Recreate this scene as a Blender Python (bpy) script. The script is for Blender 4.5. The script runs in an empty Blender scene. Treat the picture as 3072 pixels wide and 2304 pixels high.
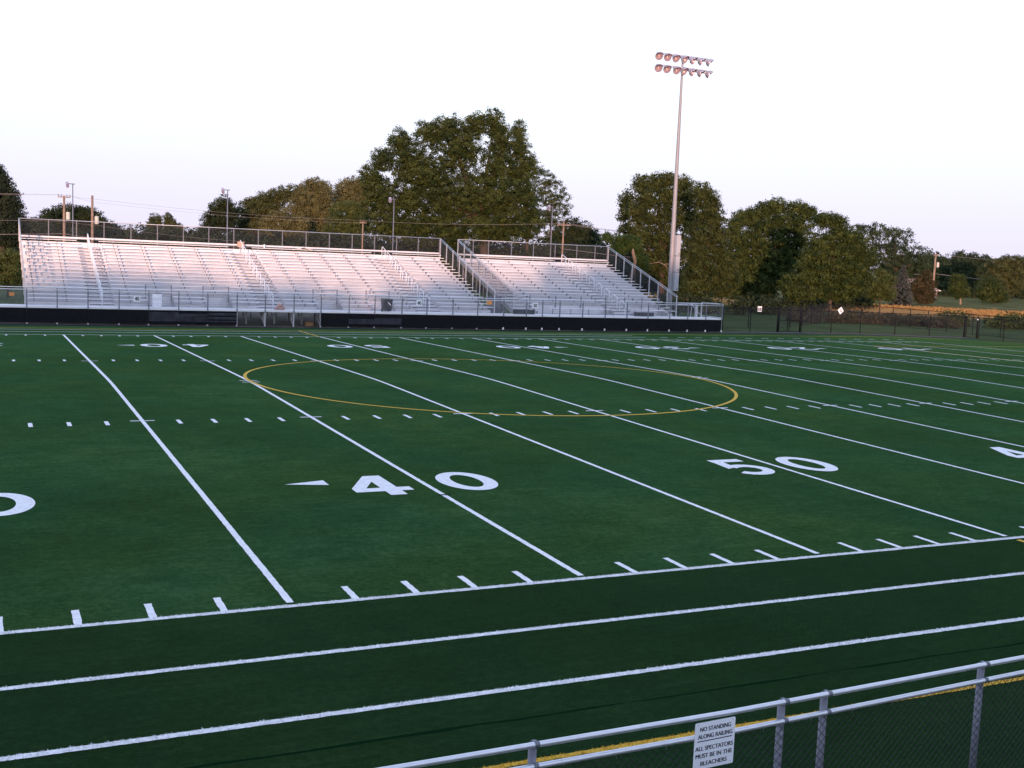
import bpy, math, random
import numpy as np
from mathutils import Vector, Matrix
from mathutils.geometry import tessellate_polygon

random.seed(7)
rng = np.random.default_rng(11)
SC = bpy.context.scene
COL = SC.collection
R = math.radians

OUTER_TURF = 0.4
TURF_SHEEN = 0.09
SKY_AIR = 1.0
SKY_DUST = 0.3
SKY_OZONE = 1.6
SKY_VEIL_LOW = 0.97
SKY_VEIL_HIGH = 0.45
SKY_VEIL_COL = (0.97, 0.94, 1.28)
SKY_VEIL_COL_MID = (1.11, 1.13, 1.36)
SKY_VEIL_COL_HIGH = (1.28, 1.31, 1.96)
SKY_STRENGTH = 0.12
SUN_STRENGTH = 0.72
SUN_COLOR = (1.0, 0.58, 0.4)
EXPOSURE = 2.8

# ------------------------------------------------------------------ materials
def new_mat(name):
    m = bpy.data.materials.new(name)
    m.use_nodes = True
    nt = m.node_tree
    return m, nt, nt.nodes['Principled BSDF']

def simple(name, col, rough=0.6, metal=0.0, var=0.0, scale=6.0, spec=0.5, bump=0.0, bscale=40.0, piece=0.0):
    m, nt, b = new_mat(name)
    b.inputs['Roughness'].default_value = rough
    b.inputs['Metallic'].default_value = metal
    b.inputs['Specular IOR Level'].default_value = spec
    b.inputs['Base Color'].default_value = (*col, 1)
    if var or bump:
        tc = nt.nodes.new('ShaderNodeTexCoord')
    if var:
        n = nt.nodes.new('ShaderNodeTexNoise')
        n.inputs['Scale'].default_value = scale
        n.inputs['Detail'].default_value = 6
        nt.links.new(tc.outputs['Object'], n.inputs['Vector'])
        r = nt.nodes.new('ShaderNodeValToRGB')
        r.color_ramp.elements[0].position = .3
        r.color_ramp.elements[1].position = .7
        r.color_ramp.elements[0].color = (*[c*(1-var) for c in col], 1)
        r.color_ramp.elements[1].color = (*[min(1, c*(1+var)) for c in col], 1)
        nt.links.new(n.outputs['Fac'], r.inputs['Fac'])
        nt.links.new(r.outputs['Color'], b.inputs['Base Color'])
    if piece:          # every plank has its own slight tone
        oi = nt.nodes.new('ShaderNodeObjectInfo')
        mr = nt.nodes.new('ShaderNodeMapRange'); mr.inputs[3].default_value = 1-piece; mr.inputs[4].default_value = 1+piece*.5
        nt.links.new(oi.outputs['Random'], mr.inputs[0])
        sc = nt.nodes.new('ShaderNodeVectorMath'); sc.operation = 'SCALE'
        nt.links.new(r.outputs['Color'], sc.inputs[0]); nt.links.new(mr.outputs[0], sc.inputs['Scale'])
        nt.links.new(sc.outputs[0], b.inputs['Base Color'])
    if bump:
        n2 = nt.nodes.new('ShaderNodeTexNoise')
        n2.inputs['Scale'].default_value = bscale
        nt.links.new(tc.outputs['Object'], n2.inputs['Vector'])
        bp = nt.nodes.new('ShaderNodeBump')
        bp.inputs['Strength'].default_value = bump
        nt.links.new(n2.outputs['Fac'], bp.inputs['Height'])
        nt.links.new(bp.outputs['Normal'], b.inputs['Normal'])
    return m

def turf_material():
    m, nt, b = new_mat('turf')
    N = nt.nodes.new; L = nt.links.new
    tc = N('ShaderNodeTexCoord')
    def noise(scale, detail=4, rough=.6, vec=None):
        n = N('ShaderNodeTexNoise'); n.inputs['Scale'].default_value = scale; n.inputs['Detail'].default_value = detail; n.inputs['Roughness'].default_value = rough
        L(vec or tc.outputs['Object'], n.inputs['Vector']); return n.outputs['Fac']
    # combing of the fibres: streaks along the pitch, seen in patches
    mp = N('ShaderNodeMapping'); mp.inputs['Scale'].default_value = (.5, 5.0, 1); L(tc.outputs['Object'], mp.inputs['Vector'])
    fine = noise(34, 6, .8)
    parts = [(fine, 1.0), (noise(9, 3, .7), .75), (noise(1.4, 4), .40), (noise(1.5, 4, .6, mp.outputs[0]), .38), (noise(.16, 4, .6), .75)]
    v = None
    for o, k in parts:
        ma = N('ShaderNodeMath'); ma.operation = 'MULTIPLY_ADD'; L(o, ma.inputs[0]); ma.inputs[1].default_value = k
        if v is None: ma.inputs[2].default_value = .5 - .5*sum(p[1] for p in parts)
        else: L(v, ma.inputs[2])
        v = ma.outputs[0]
    r = N('ShaderNodeValToRGB')
    e = r.color_ramp.elements
    e[0].position = .10; e[0].color = TURF_DARK
    e[1].position = .90; e[1].color = TURF_LIGHT
    k = e.new(.5); k.color = TURF_MID
    L(v, r.inputs['Fac'])
    # rolls past the near sideline lie the other way; near-side shade painted in too
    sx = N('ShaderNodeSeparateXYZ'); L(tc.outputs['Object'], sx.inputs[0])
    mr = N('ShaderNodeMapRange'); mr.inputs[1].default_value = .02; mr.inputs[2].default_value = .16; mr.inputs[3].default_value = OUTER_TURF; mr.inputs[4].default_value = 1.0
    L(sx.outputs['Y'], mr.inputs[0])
    # bluer and yellower rolls
    pv = N('ShaderNodeValToRGB'); pv.color_ramp.elements[0].position = .38; pv.color_ramp.elements[1].position = .62
    pv.color_ramp.elements[0].color = (.88, 1.0, 1.14, 1); pv.color_ramp.elements[1].color = (1.20, 1.0, .84, 1)
    L(noise(.22, 4, .55), pv.inputs['Fac'])
    m1 = N('ShaderNodeMix'); m1.data_type = 'RGBA'; m1.blend_type = 'MULTIPLY'; m1.inputs[0].default_value = 1
    L(r.outputs['Color'], m1.inputs[6]); L(pv.outputs['Color'], m1.inputs[7])
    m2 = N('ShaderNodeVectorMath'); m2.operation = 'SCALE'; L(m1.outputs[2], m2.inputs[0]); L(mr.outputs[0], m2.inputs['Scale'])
    L(m2.outputs[0], b.inputs['Base Color'])
    b.inputs['Roughness'].default_value = .9
    b.inputs['Specular IOR Level'].default_value = .0
    b.inputs['Sheen Weight'].default_value = TURF_SHEEN
    b.inputs['Sheen Roughness'].default_value = .4
    b.inputs['Sheen Tint'].default_value = (.45, .90, .36, 1)
    bp = N('ShaderNodeBump'); bp.inputs['Strength'].default_value = .8; bp.inputs['Distance'].default_value = .03
    L(fine, bp.inputs['Height']); L(bp.outputs['Normal'], b.inputs['Normal'])
    return m
TURF_DARK = (.0050, .019, .0062, 1)
TURF_MID = (.0150, .049, .0150, 1)
TURF_LIGHT = (.048, .104, .036, 1)

def foliage(name, a, b_, c, trans=.25):
    m, nt, b = new_mat(name)
    N = nt.nodes.new; L = nt.links.new
    at = N('ShaderNodeAttribute'); at.attribute_name = 'leafvar'
    r = N('ShaderNodeValToRGB')
    e = r.color_ramp.elements
    e[0].position = .1; e[0].color = (*a, 1)
    e[1].position = .95; e[1].color = (*c, 1)
    k = e.new(.5); k.color = (*b_, 1)
    L(at.outputs['Fac'], r.inputs['Fac'])
    L(r.outputs['Color'], b.inputs['Base Color'])
    b.inputs['Roughness'].default_value = .7
    b.inputs['Specular IOR Level'].default_value = .2
    t = N('ShaderNodeBsdfTranslucent')
    L(r.outputs['Color'], t.inputs['Color'])
    mx = N('ShaderNodeMixShader'); mx.inputs[0].default_value = trans
    L(b.outputs[0], mx.inputs[1]); L(t.outputs[0], mx.inputs[2])
    L(mx.outputs[0], nt.nodes['Material Output'].inputs['Surface'])
    return m

def ground_material():
    m, nt, b = new_mat('grass_ground')
    N = nt.nodes.new; L = nt.links.new
    tc = N('ShaderNodeTexCoord')
    n1 = N('ShaderNodeTexNoise'); n1.inputs['Scale'].default_value = .25; n1.inputs['Detail'].default_value = 7
    n2 = N('ShaderNodeTexNoise'); n2.inputs['Scale'].default_value = 4; n2.inputs['Detail'].default_value = 8
    for n in (n1, n2): L(tc.outputs['Object'], n.inputs['Vector'])
    x = N('ShaderNodeMix'); x.data_type = 'FLOAT'; x.inputs[0].default_value = .45
    L(n1.outputs['Fac'], x.inputs[2]); L(n2.outputs['Fac'], x.inputs[3])
    g = N('ShaderNodeValToRGB'); e = g.color_ramp.elements
    e[0].position = .35; e[0].color = (.022, .044, .011, 1)
    e[1].position = .68; e[1].color = (.075, .100, .028, 1)
    L(x.outputs[0], g.inputs['Fac'])
    d = N('ShaderNodeValToRGB'); e = d.color_ramp.elements
    e[0].position = .3; e[0].color = (.30, .15, .045, 1)
    e[1].position = .7; e[1].color = (.58, .30, .085, 1)  # orange stands for low sunlight on the bank's grass
    L(x.outputs[0], d.inputs['Fac'])
    at = N('ShaderNodeAttribute'); at.attribute_name = 'suntinted'
    ad = N('ShaderNodeMath'); ad.operation = 'MULTIPLY_ADD'; ad.inputs[1].default_value = 1.2
    L(n1.outputs['Fac'], ad.inputs[0]); 
    sb = N('ShaderNodeMath'); sb.operation = 'MULTIPLY_ADD'; sb.inputs[1].default_value = 1.6; sb.inputs[2].default_value = -.95
    L(at.outputs['Fac'], sb.inputs[0]); L(sb.outputs[0], ad.inputs[2])
    ad.use_clamp = True
    mul = N('ShaderNodeMath'); mul.operation = 'MULTIPLY'; mul.use_clamp = True
    L(ad.outputs[0], mul.inputs[0]); L(at.outputs['Fac'], mul.inputs[1])
    mc = N('ShaderNodeMix'); mc.data_type = 'RGBA'
    L(mul.outputs[0], mc.inputs[0]); L(g.outputs['Color'], mc.inputs[6]); L(d.outputs['Color'], mc.inputs[7])
    L(mc.outputs[2], b.inputs['Base Color'])
    b.inputs['Roughness'].default_value = .9
    b.inputs['Specular IOR Level'].default_value = .05
    bp = N('ShaderNodeBump'); bp.inputs['Strength'].default_value = .8; bp.inputs['Distance'].default_value = .1
    L(n2.outputs['Fac'], bp.inputs['Height']); L(bp.outputs['Normal'], b.inputs['Normal'])
    return m

M = dict(
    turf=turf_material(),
    ground=ground_material(),
    line=simple('white_turf_fibre', (.76, .76, .76), .85, var=.12, scale=11, spec=.2, bump=.5, bscale=90),
    yline=simple('yellow_turf_fibre', (.60, .37, .045), .85, var=.12, scale=60, spec=.2, bump=.5, bscale=90),
    seam=simple('turf_joint_dark', (.0045, .019, .007), 1, spec=0),
    alu=simple('mill_aluminium', (.80, .785, .81), .45, .25, var=.06, scale=1.3, piece=.07),
    alu_dull=simple('weathered_aluminium', (.43, .42, .43), .55, .25, var=.08, scale=3),
    riser=simple('riser_aluminium', (.64, .615, .65), .5, .25, var=.09, scale=1.1, piece=.14),
    galv=simple('galvanised_steel', (.52, .52, .54), .45, .55, var=.12, scale=9),
    pole=simple('galvanised_pole', (.30, .29, .31), .6, .25, var=.06, scale=2),
    rail=simple('bright_galvanised_pipe', (.68, .68, .70), .32, .7, var=.05, scale=14),
    post=simple('grey_galvanised_post', (.20, .20, .235), .55, .35, var=.15, scale=22),
    collar=simple('dark_band_clamp', (.16, .17, .20), .5, .6),
    bracket=simple('dark_bracket_steel', (.17, .16, .18), .6, .2),  # dark steel of seat brackets, step nosings and cabinet latches
    black=simple('black_vinyl', (.010, .010, .013), .8, 0, var=.2, scale=4, spec=.15),
    greywire=simple('dark_coated_wire', (.055, .055, .065), .6),
    blackwire=simple('black_wire', (.012, .012, .014), .5),
    slat=simple('black_privacy_slats', (.009, .009, .013), .8, 0, var=.35, scale=2.2, spec=.15),
    slatfade=simple('faded_privacy_slats', (.042, .042, .052), .8, 0, var=.5, scale=2.5, spec=.2),
    rubber=simple('black_rubber_strip', (.014, .014, .020), .9, 0, var=.25, scale=5, bump=.5, spec=.1),
    dirt=simple('bare_dirt', (.075, .056, .040), .95, 0, var=.6, scale=1.6, bump=.8, bscale=12),
    signw=simple('white_sign_sheet', (.88, .87, .90), .35, var=.03, scale=9),
    ink=simple('black_sign_ink', (.012, .012, .022), .5),
    orange=simple('orange_sign_sheet', (.75, .26, .02), .5),
    plastw=simple('white_plastic', (.82, .82, .84), .4, var=.04),
    plastb=simple('black_plastic', (.012, .013, .020), .45),
    bag=simple('tan_canvas', (.36, .20, .16), .85, var=.3, scale=9, bump=.5),
    bottle=simple('orange_plastic', (.75, .25, .13), .4),
    card=simple('brown_cardboard', (.26, .15, .07), .9, var=.15),
    tan=simple('tan_box_board', (.55, .36, .28), .85, var=.12),
    cloth=simple('pale_cloth', (.78, .72, .66), .9, var=.08),
    wood=simple('weathered_pole_wood', (.27, .18, .13), .85, var=.3, scale=3.5, bump=.5),
    bark=simple('tree_bark', (.060, .040, .026), .9, var=.4, scale=2, bump=.8, bscale=8),
    bare=simple('bare_branch_wood', (.24, .16, .11), .85, var=.2),
    transf=simple('transformer_grey', (.58, .57, .52), .5, .1),
    porcelain=simple('brown_insulator', (.10, .06, .05), .3),
    wire=simple('aged_conductor', (.36, .29, .28), .6, .2),
    lamp_face=simple('lamp_reflector', (.42, .33, .40), .35, .3),
    lamp_back=simple('lamp_housing', (.45, .42, .50), .45, .5),
    lamp_bulb=simple('lamp_bulb_glass', (.9, .8, .66), .1),
    cabinet=simple('ballast_cabinet_paint', (.40, .40, .43), .6, .1),
    brick=simple('house_wall_siding', (.42, .33, .30), .8, var=.1),
    roof=simple('shingle_roof', (.40, .26, .22), .9, var=.15, scale=12),
    white_trim=simple('white_trim_paint', (.75, .74, .72), .6),
    glassy=simple('dark_window', (.03, .04, .05), .1),
    concrete=simple('pale_concrete', (.42, .38, .34), .9, var=.15, scale=5),
)
FOL = dict(
    oak=foliage('oak_leaves', (0.0141, 0.0260, 0.0060), (0.0405, 0.0580, 0.0130), (0.0968, 0.1160, 0.0280)),
    spire=foliage('cottonwood_leaves', (0.0158, 0.0320, 0.0080), (0.0440, 0.0660, 0.0160), (0.1012, 0.1220, 0.0320)),
    pale=foliage('pale_willow_leaves', (.060, .064, .024), (.135, .128, .050), (.225, .205, .085), .3),
    olive=foliage('olive_leaves', (0.0317, 0.0420, 0.0140), (0.0757, 0.0840, 0.0280), (0.1364, 0.1400, 0.0500), .3),
    dark=foliage('dark_leaves', (0.0106, 0.0200, 0.0080), (0.0246, 0.0380, 0.0140), (0.0546, 0.0700, 0.0240)),
    conifer=foliage('dark_needles', (0.0088, 0.0160, 0.0090), (0.0194, 0.0300, 0.0140), (0.0370, 0.0480, 0.0220), .1),
    maple=foliage('maple_leaves', (0.0132, 0.0280, 0.0060), (0.0440, 0.0660, 0.0140), (0.1100, 0.1320, 0.0320)),
    elm=foliage('elm_leaves', (0.0158, 0.0280, 0.0070), (0.0458, 0.0600, 0.0150), (0.1012, 0.1150, 0.0300)),
    ivy=foliage('ivy_leaves', (0.0123, 0.0340, 0.0070), (0.0387, 0.0700, 0.0150), (0.0836, 0.1180, 0.0280)),
    bright=foliage('bright_leaves', (0.0317, 0.0520, 0.0130), (0.0792, 0.1020, 0.0270), (0.1408, 0.1550, 0.0460), .3),
    brown=foliage('brown_needles', (.022, .022, .009), (.050, .042, .016), (.100, .070, .028), .1),
    blue=foliage('blue_spruce_needles', (.024, .032, .026), (.056, .064, .056), (.120, .120, .105), .1),
    pine=foliage('pine_needles', (0.0141, 0.0280, 0.0120), (0.0317, 0.0520, 0.0220), (0.0651, 0.0860, 0.0360), .15),
    reddish=foliage('rusty_twigs', (.07, .05, .028), (.125, .085, .045), (.19, .125, .065), .2),
    straw=foliage('suntinted_straw', (.24, .12, .035), (.36, .20, .065), (.52, .31, .11), .2),
    scrub=foliage('scrub_leaves', (.022, .028, .011), (.052, .050, .022), (.100, .082, .040), .2),
)

# ------------------------------------------------------------------ mesh building
class MB:
    """collects plain polygons, then links them as one mesh object"""
    def __init__(s):
        s.v = []; s.f = []; s.mi = []; s.cur = 0; s.smooth = []
        s.sm = False
    def face(s, pts):
        n = len(s.v); s.v.extend([tuple(p) for p in pts]); s.f.append(tuple(range(n, n+len(pts)))); s.mi.append(s.cur); s.smooth.append(s.sm)
    def add(s, verts, faces):
        n = len(s.v); s.v.extend([tuple(p) for p in verts])
        for f in faces:
            s.f.append(tuple(i+n for i in f)); s.mi.append(s.cur); s.smooth.append(s.sm)
    def box(s, x0, x1, y0, y1, z0, z1):
        s.add([(x0,y0,z0),(x1,y0,z0),(x1,y1,z0),(x0,y1,z0),(x0,y0,z1),(x1,y0,z1),(x1,y1,z1),(x0,y1,z1)],
              [(0,3,2,1),(4,5,6,7),(0,1,5,4),(1,2,6,5),(2,3,7,6),(3,0,4,7)])
    def obox(s, c, ax, ay, az):
        c, ax, ay, az = map(Vector, (c, ax, ay, az))
        P = [c + ax*i + ay*j + az*k for k in (-1,1) for j in (-1,1) for i in (-1,1)]
        s.add(P, [(0,2,3,1),(4,5,7,6),(0,1,5,4),(1,3,7,5),(3,2,6,7),(2,0,4,6)])
    def beam(s, a, b, w, h, up=(0,0,1)):
        a, b = Vector(a), Vector(b); d = (b-a); 
        u = Vector(up)
        side = d.cross(u)
        if side.length < 1e-6: side = Vector((1,0,0))
        side.normalize(); u2 = side.cross(d).normalized()
        s.obox((a+b)/2, d/2, side*(w/2), u2*(h/2))
    def tube(s, pts, rad, n=8, caps=True):
        pts = [Vector(p) for p in pts]
        rads = rad if isinstance(rad, (list, tuple)) else [rad]*len(pts)
        old = s.sm; s.sm = n > 4
        base = len(s.v); prev = None
        for i, p in enumerate(pts):
            d = (pts[min(i+1, len(pts)-1)] - pts[max(i-1, 0)]).normalized()
            if prev is None:
                ref = Vector((0,0,1)) if abs(d.z) < .9 else Vector((1,0,0))
                u = d.cross(ref).normalized()
            else:
                u = (prev - d*prev.dot(d)).normalized()
            prev = u; w = d.cross(u)
            for k in range(n):
                a = 2*math.pi*k/n
                s.v.append(tuple(p + (u*math.cos(a) + w*math.sin(a))*rads[i]))
        for i in range(len(pts)-1):
            for k in range(n):
                a = base+i*n+k; b = base+i*n+(k+1)%n
                s.f.append((a, b, b+n, a+n)); s.mi.append(s.cur); s.smooth.append(s.sm)
        if caps:
            s.f.append(tuple(base+k for k in reversed(range(n)))); s.mi.append(s.cur); s.smooth.append(False)
            e = base+(len(pts)-1)*n
            s.f.append(tuple(e+k for k in range(n))); s.mi.append(s.cur); s.smooth.append(False)
        s.sm = old
    def lathe(s, prof, c=(0,0,0), n=20, axis=None):
        """prof: (radius, height) pairs along +Z (or along axis)"""
        old = s.sm; s.sm = True
        q = Matrix.Identity(3) if axis is None else Vector(axis).to_track_quat('Z','Y').to_matrix()
        base = len(s.v); c = Vector(c)
        for r, h in prof:
            for k in range(n):
                a = 2*math.pi*k/n
                s.v.append(tuple(c + q @ Vector((r*math.cos(a), r*math.sin(a), h))))
        for i in range(len(prof)-1):
            for k in range(n):
                a = base+i*n+k; b = base+i*n+(k+1)%n
                s.f.append((a, b, b+n, a+n)); s.mi.append(s.cur); s.smooth.append(True)
        s.sm = old
    def build(s, name, mats, parent=None):
        me = bpy.data.meshes.new(name)
        me.from_pydata(s.v, [], s.f)
        ms = mats if isinstance(mats, (list, tuple)) else [mats]
        for m in ms: me.materials.append(m)
        me.polygons.foreach_set('material_index', s.mi)
        me.polygons.foreach_set('use_smooth', s.smooth)
        me.update()
        o = bpy.data.objects.new(name, me); COL.objects.link(o)
        if parent is not None:
            o.parent = parent
            o.matrix_parent_inverse = parent_inverse(parent)
        return o

def parent_inverse(p):
    # parts are modelled in world coordinates, so only the thing's own base point has to be undone
    if p.parent is not None: return Matrix.Identity(4)
    return Matrix.LocRotScale(p.location, p.rotation_euler, p.scale).inverted()

def tag(o, label, cat, group=None):
    o['label'] = label; o['category'] = cat
    if group: o['group'] = group
    return o

def thing(name, label, cat, loc=(0,0,0), group=None):
    o = bpy.data.objects.new(name, None); COL.objects.link(o)
    o.location = loc; o.empty_display_size = .2
    return tag(o, label, cat, group)

def structure(o):
    o['kind'] = 'structure'; return o

def dup(o, parent=None, loc=None):
    c = o.copy(); COL.objects.link(c)
    if loc is not None: c.location = loc
    if parent is not None: c.parent = parent
    for ch in o.children:
        dup(ch, c)
    return c

def np_mesh(name, verts, faces, mat, parent=None, var=None, smooth=False):
    """verts (n,3), faces (m,k) arrays"""
    me = bpy.data.meshes.new(name)
    n, (m_, k) = len(verts), faces.shape
    me.vertices.add(n); me.vertices.foreach_set('co', verts.astype(np.float32).ravel())
    me.loops.add(m_*k); me.loops.foreach_set('vertex_index', faces.astype(np.int32).ravel())
    me.polygons.add(m_); me.polygons.foreach_set('loop_start', (np.arange(m_)*k).astype(np.int32))
    me.polygons.foreach_set('loop_total', np.full(m_, k, np.int32))
    me.materials.append(mat)
    if var is not None:
        a = me.attributes.new('leafvar', 'FLOAT', 'FACE'); a.data.foreach_set('value', var.astype(np.float32))
    if smooth: me.polygons.foreach_set('use_smooth', np.ones(m_, bool))
    me.update(calc_edges=True); me.validate()
    o = bpy.data.objects.new(name, me); COL.objects.link(o)
    if parent is not None:
        o.parent = parent; o.matrix_parent_inverse = parent_inverse(parent)
    return o

def text_mesh(name, body, width, height, mat, parent, M4, bold=.012, depth=.002, weight=0):
    """flat lettering fitted to width x height, placed by the matrix M4 (text lies in its XY plane)"""
    cu = bpy.data.curves.new(name, 'FONT'); cu.body = body; cu.align_x = 'CENTER'; cu.align_y = 'CENTER'
    cu.offset = bold; cu.extrude = 0; cu.size = 1.0
    t = bpy.data.objects.new(name, cu); COL.objects.link(t)
    dg = bpy.context.evaluated_depsgraph_get()
    me = bpy.data.meshes.new_from_object(t.evaluated_get(dg))
    COL.objects.unlink(t); bpy.data.objects.remove(t)
    co = np.empty(len(me.vertices)*3, np.float32); me.vertices.foreach_get('co', co); co = co.reshape(-1, 3)
    lo, hi = co.min(0), co.max(0)
    co = (co - (lo+hi)/2)
    co[:, 0] *= width/(hi[0]-lo[0]); co[:, 1] *= height/(hi[1]-lo[1]); co[:, 2] = depth
    m = np.array(M4)
    co = co @ m[:3, :3].T + m[:3, 3]
    me.vertices.foreach_set('co', co.astype(np.float32).ravel())
    # heavy strokes: the outline is laid down three times, a hair apart
    tri = np.array([p.vertices[:] for p in me.polygons]) if all(len(p.vertices) == 3 for p in me.polygons) else None
    if tri is not None and weight:
        nrm, ax = m[:3, 2], m[:3, 0]
        layers = [co + ax*weight*k_ + nrm*.00025*i for i, k_ in enumerate((-1, 1, 0))]
        bpy.data.meshes.remove(me)
        vv = np.concatenate(layers); ff = np.concatenate([tri + len(co)*i for i in range(3)])
        me = bpy.data.meshes.new(name); me.from_pydata([tuple(p) for p in vv.tolist()], [], [tuple(t) for t in ff.tolist()])
    me.materials.clear(); me.materials.append(mat); me.update()
    o = bpy.data.objects.new(name, me); COL.objects.link(o)
    o.parent = parent; o.matrix_parent_inverse = parent_inverse(parent)
    return o

def chainlink(mb, Pf, L, H, sp=.072, r=.0026):
    """woven wire: two families of diagonal wires over the sheet Pf(s, t), 0<s<L, 0<t<H"""
    def wire(a, b, off):
        a, b = Vector(a), Vector(b); d = (b-a)
        if d.length < .02: return
        d.normalize(); ref = Vector((0,0,1)) if abs(d.z) < .95 else Vector((1,0,0))
        u = d.cross(ref).normalized(); w = d.cross(u)
        base = len(mb.v)
        for p in (a, b):
            for k in range(3):
                an = 2.0944*k
                mb.v.append(tuple(p + (u*math.cos(an)+w*math.sin(an))*r))
        for k in range(3):
            i, j = base+k, base+(k+1) % 3
            mb.f.append((i, j, j+3, i+3)); mb.mi.append(mb.cur); mb.smooth.append(False)
    n = int((L+H)/sp)+1
    for k in range(n+1):
        s0 = -H + k*sp
        # rising
        t0 = max(0, -s0); t1 = min(H, L-s0)
        if t1 > t0: wire(Pf(s0+t0, t0), Pf(s0+t1, t1), 0)
        # falling: s = s0 + H - t
        t0 = max(0, s0+H-L); t1 = min(H, s0+H)
        if t1 > t0: wire(Pf(s0+H-t0, t0), Pf(s0+H-t1, t1), 0)
# ------------------------------------------------------------------ camera, sky, sun
CAMPOS = Vector((-17.6306, -14.6295, 4.8210))
cd = bpy.data.cameras.new('camera'); cam = bpy.data.objects.new('camera', cd); COL.objects.link(cam)
cam.location = CAMPOS
cam.rotation_euler = (R(83.7408), R(-2.3275), R(-25.0265))
cd.sensor_width = 36; cd.lens = 3380.59/3072*36
cd.clip_start = .1; cd.clip_end = 4000
SC.camera = cam

SUN_AZ, SUN_EL = 205.0, 3.5          # compass angle of the sun from +Y, behind the camera and low
W = bpy.data.worlds.new('World'); SC.world = W; W.use_nodes = True
nt = W.node_tree
sky = nt.nodes.new('ShaderNodeTexSky'); sky.sky_type = 'NISHITA'; sky.sun_disc = False
sky.sun_elevation = R(SUN_EL); sky.sun_rotation = R(SUN_AZ)
sky.air_density = SKY_AIR; sky.dust_density = SKY_DUST; sky.ozone_density = SKY_OZONE
bg = nt.nodes['Background']
hz = nt.nodes.new('ShaderNodeMix'); hz.data_type = 'RGBA'
# thin veil of evening haze in front of the clear sky, thickest and lavender towards the horizon
tc = nt.nodes.new('ShaderNodeTexCoord'); sx = nt.nodes.new('ShaderNodeSeparateXYZ')
nt.links.new(tc.outputs['Generated'], sx.inputs[0])
vr = nt.nodes.new('ShaderNodeMapRange'); vr.interpolation_type = 'SMOOTHSTEP'; vr.inputs[1].default_value = .03; vr.inputs[2].default_value = .42
vr.inputs[3].default_value = SKY_VEIL_LOW; vr.inputs[4].default_value = SKY_VEIL_HIGH
nt.links.new(sx.outputs['Z'], vr.inputs[0]); nt.links.new(vr.outputs[0], hz.inputs[0])
vc = nt.nodes.new('ShaderNodeValToRGB'); e = vc.color_ramp.elements
e[0].position = .0; e[0].color = (*SKY_VEIL_COL, 1); e[1].position = .40; e[1].color = (*SKY_VEIL_COL_HIGH, 1)
k_ = e.new(.13); k_.color = (*SKY_VEIL_COL_MID, 1)
nt.links.new(sx.outputs['Z'], vc.inputs[0]); nt.links.new(vc.outputs[0], hz.inputs[7])
nt.links.new(sky.outputs[0], hz.inputs[6]); nt.links.new(hz.outputs[2], bg.inputs[0])
bg.inputs[1].default_value = SKY_STRENGTH
sl = bpy.data.lights.new('sun', 'SUN'); sl.energy = SUN_STRENGTH; sl.angle = R(.5); sl.color = SUN_COLOR
so = bpy.data.objects.new('sun', sl); COL.objects.link(so)
sd = Vector((math.sin(R(SUN_AZ))*math.cos(R(SUN_EL)), math.cos(R(SUN_AZ))*math.cos(R(SUN_EL)), math.sin(R(SUN_EL))))
so.rotation_euler = sd.to_track_quat('Z', 'Y').to_euler(); so.location = (-60, -80, 40)
SC.view_settings.view_transform = 'Standard'; SC.view_settings.look = 'None'
SC.view_settings.exposure = EXPOSURE; SC.view_settings.gamma = 1
try: SC.view_settings.use_curve_mapping = False
except Exception: pass
SC.cycles.max_bounces = 6; SC.cycles.diffuse_bounces = 3; SC.cycles.glossy_bounces = 3; SC.cycles.transmission_bounces = 3
SC.cycles.sample_clamp_indirect = 6

# ------------------------------------------------------------------ ground
def sstep(t): t = np.clip(t, 0, 1); return t*t*(3-2*t)
def terrain(x, y):
    """flat school grounds; a dry grassy bank rises behind the far corner on the right, a swale lies before it"""
    x = np.asarray(x, float); y = np.asarray(y, float)
    d = np.hypot(x-CAMPOS.x, y-CAMPOS.y)
    side = sstep((x-62)/22)*sstep((y-60)/14)
    h = 1.0*sstep((d-132)/30)*side
    knoll = .10*np.exp(-(((x-52)/9)**2 + ((y-70)/7)**2))
    return h + knoll - .03
def th(x, y): return float(terrain(x, y))

def grid_axis(a, b, near0, near1, fine, coarse):
    pts = [a]
    while pts[-1] < b:
        p = pts[-1]; pts.append(p + (fine if near0 <= p < near1 else coarse))
    return np.array(pts)
gx = np.concatenate([np.linspace(-1500, -80, 24), np.arange(-70, 190, 3.0), np.linspace(200, 1500, 24)])
gy = np.concatenate([np.linspace(-700, -30, 14), np.arange(-20, 180, 3.0), np.linspace(190, 2200, 26)])
GX, GY = np.meshgrid(gx, gy)
GZ = terrain(GX, GY)
nx, ny = len(gx), len(gy)
idx = np.arange(nx*ny).reshape(ny, nx)
F = np.stack([idx[:-1, :-1], idx[:-1, 1:], idx[1:, 1:], idx[1:, :-1]], -1).reshape(-1, 4)
gro = np_mesh('ground', np.stack([GX, GY, GZ], -1).reshape(-1, 3), F, M['ground'], smooth=True)
suntinted = (sstep((GZ+.03-.12)/.2)*(1-.62*sstep((GZ+.03-.60)/.3))).ravel()  # mask for the sunlight painted into the bank's ground colour
at_ = gro.data.attributes.new('suntinted', 'FLOAT', 'POINT'); at_.data.foreach_set('value', suntinted.astype(np.float32))
structure(gro)

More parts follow.
